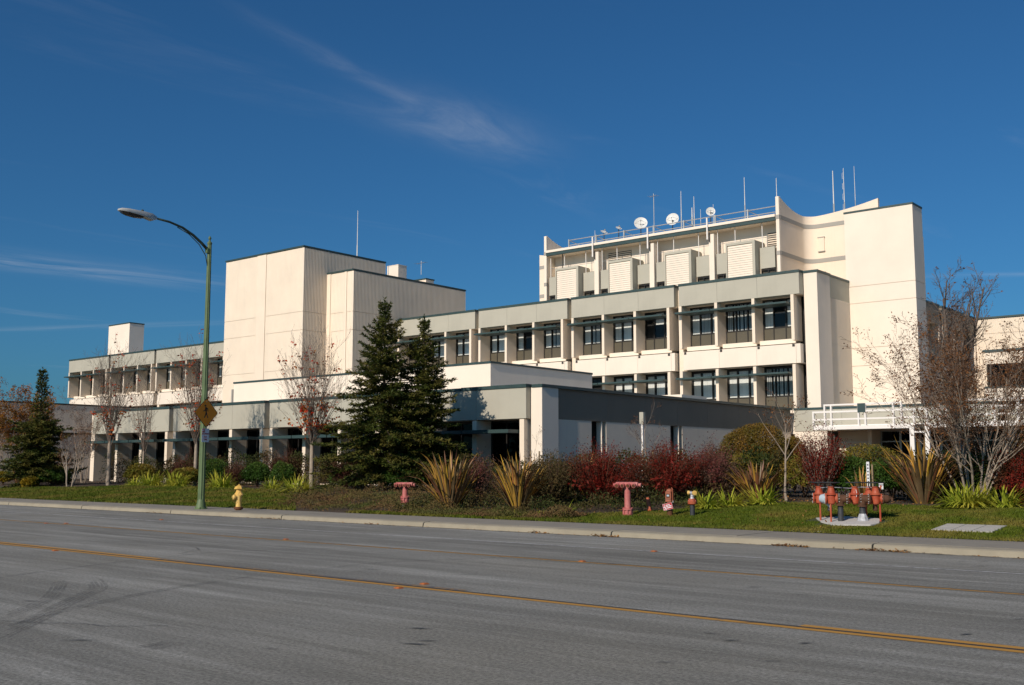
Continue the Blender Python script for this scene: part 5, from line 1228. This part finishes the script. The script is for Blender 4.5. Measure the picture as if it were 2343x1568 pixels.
shrub('clipped_dome', 'clipped bronze dome cut by the right edge', (14.1, 29.0, .63), 2.0, 1.3, 'domeleaf', 16, 6000, .045, lump=.06)
shrub('yellow_shrub', 'bright yellow shrub at the far left edge', (-29.2, 61.5, .58), .75, 1.2, 'leafyellow', 17, 1100, .06)
shrub('yellow_shrub', 'small bright yellow shrub right of the dark flax at left', (-25.46, 56.59, .47), .65, .9, 'leafyellow', 18, 900, .055)
for i, (x, y, w, h, lab) in enumerate(((-27.6, 62.0, 3.0, 1.5, 'dark shrub mass behind the left conifer'), (-18.2, 60.0, 2.6, 1.0, 'dark shrub at the wall behind the slim bare tree'), (-7.0, 47.5, 2.4, .9, 'dark shrub behind the largest red leaved tree'), (13.6, 32.0, 2.6, 1.5, 'dark shrub under the windows at the right'))):
    shrub('dark_shrub', lab, (x, y, gz(x, y)), h, w, 'leafgreen', 60+i, 2200, .06)
twiggy('red_shrub', 'large dark red shrub left of the tall pink fire connection', (2.7, 32.6, .47), 1.85, 2.85, 'barberry', 21, 300, 46)
twiggy('red_shrub', 'dark red shrub behind the indicator post', (4.75, 32.2, .55), 1.82, 2.25, 'barberry', 22, 240, 44)
twiggy('red_shrub', 'pinkish red twiggy shrub behind the hose valve', (6.1, 32.6, .61), 1.75, 1.9, 'pinkish', 23, 210, 40)
twiggy('red_shrub', 'upright red leaved small tree left of the orange valve assembly', (9.0, 31.2, .62), 2.2, 1.75, 'barberry', 24, 150, 44, lowbare=.36, pale=.8)
twiggy('red_shrub', 'deep red shrub at the right edge', (13.25, 27.9, .60), 1.5, 1.6, 'barberry', 25, 170, 40)
twiggy('red_shrub', 'thin brown pink shrub between the two big striped flaxes', (-.99, 34.1, .38), 1.7, 1.0, 'pinkish', 26, 80, 30, lowbare=.35)
twiggy('red_shrub', 'dull dark red shrub against the front wing behind the hydrant', (-11.1, 52.4, .64), 1.95, 2.2, 'barberry2', 27, 140, 26)
twiggy('red_shrub', 'dull red brown shrub right of the largest red leaved tree', (-7.0, 44.8, .62), 1.3, 1.3, 'barberry2', 28, 130, 30, lowbare=.4)
twiggy('red_shrub', 'red brown shrub directly behind the fire hydrant', (-13.0, 50.4, .62), 1.25, 1.2, 'barberry2', 29, 100, 28, lowbare=.4)
twiggy('red_shrub', 'dark red brown shrub left of the pale trunk by the front wing', (-17.4, 57.6, .64), 1.9, 2.4, 'barberry2', 30, 120, 24)
twiggy('red_shrub', 'brown twiggy shrub right of the dull red brown one', (-6.2, 44.0, .61), 1.05, 1.1, 'olive', 33, 90, 16, pale=.8)
twiggy('olive_shrub', 'olive brown feathery shrub right of the second striped flax', (1.2, 32.6, .40), 1.65, 2.2, 'olive', 31, 220, 46)
twiggy('olive_shrub', 'brown feathery shrub behind the tall striped flax at right', (12.0, 29.6, .62), 1.4, 1.6, 'olive', 32, 110, 30)

def hedge(label, pts, w, hs, mat, seed, n, size=.07, cat='hedge'):
    nr = np.random.default_rng(seed); t = thing('hedge', label, cat, rpos(*pts[0], ground_h(pts[0][1])), RRZ); u0, d0 = pts[0]; f = nr.uniform(0, len(pts)-1, n); i = np.minimum(f.astype(int), len(pts)-2); A = np.array(pts, float); C = A[i]+(A[i+1]-A[i])*(f-i)[:, None]
    hh = np.interp(f, np.arange(len(hs)), hs)*(1+.16*np.sin(f*9.1+seed)+.10*np.sin(f*23.7)); an = nr.uniform(0, math.pi, n); r = np.where(nr.random(n) < .6, nr.uniform(.85, 1, n), nr.uniform(.2, 1, n)); ww = w*(1+.2*np.sin(f*7.3+1))
    U = C[:, 0]-u0+nr.normal(0, .08, n); Dd = C[:, 1]-d0+np.cos(an)*r*ww*.5; Z = np.maximum(.02, np.sin(an)**.8*r*hh)+(ground_h(33)-ground_h(d0))*.5; P = np.stack([U, Dd, Z], 1); D = np.stack([nr.normal(0, .6, n), np.cos(an)+nr.normal(0, .5, n), np.sin(an)+nr.normal(0, .5, n)], 1)
    leaf_obj('foliage', P, D, size*1.2, size*.75, M[mat], t, seed)
    m = MB(); rg = random.Random(seed)
    for k in range(int(len(pts)*10)):
        q = rg.uniform(0, len(pts)-1.001); j = int(q); a = Vector(pts[j]).lerp(Vector(pts[j+1]), q-j); m.path([(a.x-u0, a.y-d0, -.05), (a.x-u0+rg.gauss(0, .1), a.y-d0+rg.gauss(0, .1), .7)], [.015, .006], 3, cap=False)
    m.build('stems', M['twig'], t)['kind'] = 'stuff'; return t
M['darkleaf'] = leafmat('dark mixed leaves', ((.024, .036, .009), (.048, .060, .015), (.075, .048, .018)), .6, .1, 3)
hedge('dark hedge along the foot of the front wing', [(-59, 32.4), (-54, 32.6), (-50, 32.4), (-46, 32.6), (-42, 32.5), (-38, 32.6), (-34, 32.4), (-30, 32.2)], 1.3, [1.6, 1.2, 1.45, 1.6, 1.35, 1.6, 1.4, 1.2], 'darkleaf', 71, 30000)
hedge('low dark hedge in front of the grey side wall', [(-30, 31.8), (-27, 31.0), (-24, 30.2), (-21.5, 30.0), (-19, 30.6), (-17, 31.0), (-15.4, 31.0)], 1.6, [1.1, 1.0, 1.1, 1.3, 1.2, 1.3, 1.35], 'darkleaf', 72, 20000)
hedge('dark hedge under the entrance canopy at the right', [(-15.5, 32.4), (-13, 32.0), (-10.8, 31.4), (-8.6, 31.0), (-6.6, 30.6)], 1.4, [1.2, 1.3, 1.2, 1.3, 1.3], 'darkleaf', 73, 9000)
# ---- New Zealand flax: each sword leaf is a blade of its own
def blademat(name, a, b, edge):
    m, nt, bs = newmat(name); n = nnoise(nt, 2.5, 3, .5); oi = nt.nodes.new('ShaderNodeObjectInfo')
    x = nmix(nt, nramp(nt, n.outputs[0], .35, .65), a, b); x = nmix(nt, nramp(nt, oi.outputs['Random'], .62, .8), x, edge)
    nt.links.new(x, bs.inputs['Base Color']); bs.inputs['Roughness'].default_value = .5; return m
M['bladeA'] = blademat('bronze olive blade', (.115, .072, .030), (.20, .14, .075), (.46, .25, .04))
M['bladeB'] = blademat('yellow olive blade', (.42, .24, .04), (.22, .14, .04), (.54, .33, .04))
M['bladeC'] = blademat('red brown blade', (.20, .075, .032), (.15, .08, .045), (.32, .14, .04))
def blade_mesh(bend, mat, tipdroop, wscale=1.):
    m = MB(); n = 7; rows = []
    for i in range(n+1):
        f = i/n; x = bend*f*f+tipdroop*max(0, f-.7)**2*2; z = f*(1-.22*bend*f); w = .021*wscale*(math.sin(math.pi*(.16+.80*f))**.7+.1)*(1 if i < n else .08); k = len(m.v); m.v += [(x-.35*w, -w, z), (x+.25*w, 0, z-.01*w), (x-.35*w, w, z)]; rows.append(k)
    for a, b in zip(rows, rows[1:]): m.f += [(a, a+1, b+1, b), (a+1, a+2, b+2, b+1)]
    return m.mesh('blade', mat, True)
BLD = {k: [blade_mesh(b, M[k], td) for b, td in ((.02, 0), (.10, .2), (.18, .5), (.05, .1), (.32, 1.4), (-.05, .8))] for k in ('bladeA', 'bladeB', 'bladeC')}
def flax(label, loc, h, w, seed, n, mix):
    rg = random.Random(seed); t = thing('flax_plant', label, 'plant', loc, 0, 'sword leaved flax plants')
    for i in range(n):
        k = rg.choices(('bladeA', 'bladeB', 'bladeC'), mix)[0]; s = math.sqrt((i+.5)/n); tilt = s*.95*math.atan2(w*.55, h*.9)*rg.uniform(.6, 1.3); L = h*(1.06-.22*s)*rg.uniform(.50, 1.12)/max(.6, math.cos(tilt))*.95; a = rg.uniform(0, 6.283); r0 = .10*w*s
        o = link('blade', rg.choice(BLD[k]), t, (math.cos(a)*r0, math.sin(a)*r0, -.03)); o.rotation_euler = (0, tilt, a); ww = rg.uniform(.75, 1.15)*min(1.5, .9+.25*h); o.scale = (L, ww*1.15, L)
    return t
flax('big striped flax right of the low pink fire connection', (-1.92, 33.3, .28), 1.95, 1.95, 1, 170, (6, 3.2, 2.5))
flax('second big striped flax, left of the olive shrub', (.18, 32.03, .31), 1.75, 1.75, 2, 170, (6, 3.2, 3))
flax('spreading red brown flax behind the strap leaf clumps at centre right', (7.15, 31.2, .60), 1.30, 2.1, 3, 130, (2, 1.5, 5))
flax('tall striped flax right of the orange valve assembly', (11.04, 28.76, .61), 1.95, 2.1, 4, 160, (6, 2.5, 3))
flax('narrow yellow flax behind the orange valve assembly', (9.55, 29.3, .61), 1.1, .6, 5, 26, (1, 4, 2))
flax('dark purple brown flax at the far left lawn edge', (-27.44, 59.75, .55), 1.15, 1.4, 6, 46, (2, 0, 5))
flax('flax tips poking up behind the large dark red shrub', (2.4, 34.6, .6), 1.62, 1.0, 7, 30, (3, 5, 1))

# ---- strap leaf clumps and small grasses
def clump(name, label, loc, h, w, seed, n, mat='aga', lw=.048, group='strap leaf clumps along the lawn'):
    rg = random.Random(seed); m = MB()
    for i in range(n):
        a = rg.uniform(0, 6.283); s = rg.random()**.6; L = max(h*1.25, w*.62)*rg.uniform(.65, 1.12); el = 1.45-.95*s; r0 = .30*w*math.sqrt(rg.random()); p = Vector((math.cos(a+.5)*r0, math.sin(a+.5)*r0, 0)); d = Vector((math.cos(a)*math.cos(el), math.sin(a)*math.cos(el), math.sin(el))); sd = Vector((-math.sin(a), math.cos(a), 0)); prev = None; W = lw*rg.uniform(.7, 1.2); ns = 6
        for k in range(ns+1):
            ww = W*(1-(k/ns)**3)*.5+.001; A, B = p-sd*ww, p+sd*ww
            if prev: m.quad(prev[0], prev[1], B, A)
            prev = (A, B); d = (d+Vector((0, 0, -.13-.20*s))).normalized(); p = p+d*(L/ns)
            if p.z < .01: p.z = .01
    return tag(m.build(name, M[mat], None, loc, rg.uniform(0, 6)), label, 'plant', group)
AG = [((-18.27, 54.23, .61), .66, 1.4, 'strap leaf clump left of the lamp post, farther of two'), ((-16.29, 52.0, .61), .72, 1.45, 'strap leaf clump left of the lamp post, nearer of two'), ((-13.37, 49.23, .61), .74, 1.5, 'strap leaf clump just right of the lamp post'), ((-8.75, 43.66, .55), .72, 1.45, 'strap leaf clump at the foot of the largest red leaved tree'), ((-10.4, 46.6, .60), .5, .9, 'small strap leaf clump behind the hydrant, right of the round shrub'),
      ((5.36, 29.68, .44), .50, .78, 'strap leaf clump beside the stubby hose valve'), ((6.08, 29.99, .5), .48, .85, 'middle strap leaf clump of three right of the hose valve'), ((6.99, 30.0, .55), .52, .95, 'rightmost strap leaf clump of three right of the hose valve'), ((11.3, 26.9, .58), .62, 1.25, 'large strap leaf clump at the foot of the multi stemmed tree'), ((12.25, 26.7, .58), .58, .95, 'strap leaf clump nearest the right edge'), ((11.85, 27.3, .59), .55, .9, 'strap leaf clump tucked between the two big ones at right'), ((-19.6, 55.6, .6), .5, 1.0, 'low strap leaf clump by the pale trunk')]
for i, (loc, h, w, lab) in enumerate(AG): clump('strap_leaf_clump', lab, loc, h, w, 200+i, 300 if w > 1.2 else 190)
clump('grass_tuft', 'low yellow green tuft at the foot of the second striped flax', (.17, 29.8, .18), .28, .6, 301, 60, 'aga', .014, 'small grass tufts at the bed edge')
clump('grass_tuft', 'low yellow green tuft left of the upright tuft', (.84, 29.88, .22), .28, .5, 302, 50, 'aga', .014, 'small grass tufts at the bed edge')
clump('grass_tuft', 'upright yellow green tuft at the left end of the right lawn', (1.55, 29.93, .26), .40, .42, 303, 60, 'aga', .014, 'small grass tufts at the bed edge')
clump('grass_tuft', 'pale yellow tuft in the brown ground cover right of the hydrant', (-6.0, 38.5, .35), .30, .5, 304, 40, 'aga', .014, 'small grass tufts at the bed edge')

# ---- lawn blades, ground cover, litter
def in_lawn(u, d):
    if -75 < u < -28.6: return d < interp(LAWN_L, u)-.03
    if -19.2 < u < 6: return d < interp(LAWN_R, u)-.03
    return False
def grass(u0, u1, d0, d1, n, seed, size, tab):
    nr = np.random.default_rng(seed); U = nr.uniform(u0, u1, n); Dd = nr.uniform(d0, d1, n); lim = np.interp(U, [a for a, b in tab], [b for a, b in tab]); k = Dd < lim+nr.normal(0, .06, n); U, Dd = U[k], Dd[k]; n = len(U)
    Z = np.where(Dd < 22.35, .15, np.where(Dd < 28, .15+.08*(Dd-22.35), .602+.01*(Dd-28))); P = np.stack([U, Dd, Z], 1); A = nr.uniform(0, 6.283, n); h = size*nr.uniform(.5, 1.2, n); S = np.stack([np.cos(A), np.sin(A), A*0], 1)*(size*.26); T = np.stack([nr.normal(0, .5, n)*h, nr.normal(0, .5, n)*h, h], 1)
    bald = ((np.abs(U+10.55) < .95) & (np.abs(Dd-24.3) < .85)) & ~((U < -11.0) & (Dd < 24.0)) & ~((U > -9.9) & (Dd > 24.7)); bald |= (np.abs(U+7.6) < .62) & (np.abs(Dd-23.8) < .50); keep = ~bald
    return np.stack([P-S, P+S, P+T], 1)[keep]
V = np.concatenate([grass(-19.2, 1.0, 22.2, 28.2, 150000, 1, .055, LAWN_R), grass(-58, -28.6, 22.2, 28.6, 90000, 2, .075, LAWN_L)])
go = link('lawn_grass', np_mesh('lawn_grass', V, 3, M['grassblade']), None, (0, 0, 0), RRZ); tag(go, 'short green lawn grass beside the pavement', 'grass', kind='stuff')
def scatter(n, u0, u1, dfun, seed, L, W, flat=.2, up=0.):
    nr = np.random.default_rng(seed); U = nr.uniform(u0, u1, n); Dd = dfun(U, nr); Z = np.where(Dd < 20.12, 0.003, np.where(Dd < 22.2, .15, np.where(Dd < 28, .15+.08*np.maximum(0, Dd-22.35), .602+.01*(Dd-28))))+.008+np.abs(nr.normal(0, up, n)); P = np.stack([U, Dd, Z], 1)
    A = nr.uniform(0, 6.283, n); D = np.stack([np.cos(A), np.sin(A), nr.normal(0, flat, n)], 1); S = np.stack([-np.sin(A), np.cos(A), nr.normal(0, flat, n)], 1); l = L*nr.uniform(.5, 1.3, (n, 1)); w = W*nr.uniform(.5, 1.3, (n, 1)); return np.stack([P, P+D*l*.5+S*w*.5, P+D*l, P+D*l*.5-S*w*.5], 1)
lit = [scatter(260, -19, 0, lambda U, r: r.uniform(22.3, 26.5, len(U)), 5, .07, .05), scatter(420, -50, -29, lambda U, r: r.uniform(22.5, 28, len(U)), 6, .10, .07), scatter(2600, -34, -10, lambda U, r: r.uniform(22.4, 30, len(U)), 7, .07, .045, .4), scatter(2500, -50, 0, lambda U, r: r.uniform(27, 33, len(U)), 11, .08, .05, .4)]
for u, n, wd in ((-14.45, 120, .35), (-16.4, 50, .25), (-9.9, 130, .4), (-8.0, 140, .5), (-27, 30, .5), (-33.5, 30, .5), (-4, 60, .8), (-22.4, 25, .3)):
    lit.append(scatter(n, u-wd, u+wd, lambda U, r: 20.11-np.abs(r.normal(0, .07, len(U))), int(100-u*3), .07, .035, .35, .012))
lit.append(scatter(300, -30, 0, lambda U, r: 20.10-np.abs(r.normal(0, .04, len(U))), 77, .05, .025, .3))
tag(link('leaf_litter', np_mesh('leaf_litter', np.concatenate(lit), 4, M['litter']), None, (0, 0, 0), RRZ), 'scattered fallen brown leaves on lawn, bed and gutter', 'leaves', kind='stuff')
def heath(n, seed):
    nr = np.random.default_rng(seed); U = np.concatenate([nr.uniform(-37, -24.5, n), nr.uniform(-24.5, -17.5, n//3)]); Dd = np.concatenate([22.4+np.abs(nr.beta(1.4, 1.6, n))*6, 22.35+nr.random(n//3)*1.3])
    lim = np.interp(U, [-36, -33.5, -31.5, -28.6, -27], [27.8, 26.2, 24.4, 22.3, 22.3]); k = Dd > lim-.9*nr.random(len(U))**2.2+.35*np.sin(U*2.3)+.1; k &= Dd > 22.3; U, Dd = U[k], Dd[k]; m = len(U)
    hh = (.08+.34*np.clip(np.sin(U*1.7)*np.cos(Dd*1.9+U)+.2*np.sin(U*5.1), 0, 1))*nr.random(m)**.7; Z = np.where(Dd < 28, .15+.08*np.maximum(0, Dd-22.35), .602)+hh; P = np.stack([U, Dd, Z], 1); D = nr.normal(size=(m, 3)); D[:, 2] = np.abs(D[:, 2]); return leaf_quads(P, D, nr.uniform(.04, .08, m), nr.uniform(.015, .03, m), nr)
def under(n, seed):
    nr = np.random.default_rng(seed); U = nr.uniform(-25, -15.2, n); Dd = nr.uniform(23.3, 30.5, n); k = (Dd > np.interp(U, [a for a, b in LAWN_R], [b for a, b in LAWN_R])+.15+.3*np.sin(U*3)) | (U < -19.2); U, Dd = U[k], Dd[k]; m = len(U); hh = (.10+.40*np.clip(np.sin(U*2.1+1)*np.cos(Dd*2.3+U*.7)+.35, 0, 1))*nr.random(m)**.7
    P = np.stack([U, Dd, np.where(Dd < 28, .15+.08*np.maximum(0, Dd-22.35), .602)+hh], 1); D = nr.normal(size=(m, 3)); D[:, 2] = np.abs(D[:, 2]); return leaf_quads(P, D, nr.uniform(.05, .10, m), nr.uniform(.02, .045, m), nr)
tag(link('undergrowth', np_mesh('undergrowth', under(26000, 14), 4, M['darkleaf']), None, (0, 0, 0), RRZ), 'dark low undergrowth beneath the red shrubs and flax', 'undergrowth', kind='stuff')
tag(link('ground_cover', np_mesh('ground_cover', heath(42000, 4), 4, M['heath']), None, (0, 0, 0), RRZ), 'low brown heathery ground cover right of the hydrant', 'ground cover', kind='stuff')
nr_ = np.random.default_rng(31); V = grass(-26, -17.5, 22.2, 22.75, 9000, 9, .07, [(-26, 22.7), (-17, 22.8)])
tag(link('edge_grass', np_mesh('edge_grass', V, 3, M['grassblade']), None, (0, 0, 0), RRZ), 'ragged strip of grass along the planting bed kerb side', 'grass', kind='stuff')
for o in list(bpy.data.objects):
    if '_o' in o.keys(): del o['_o']
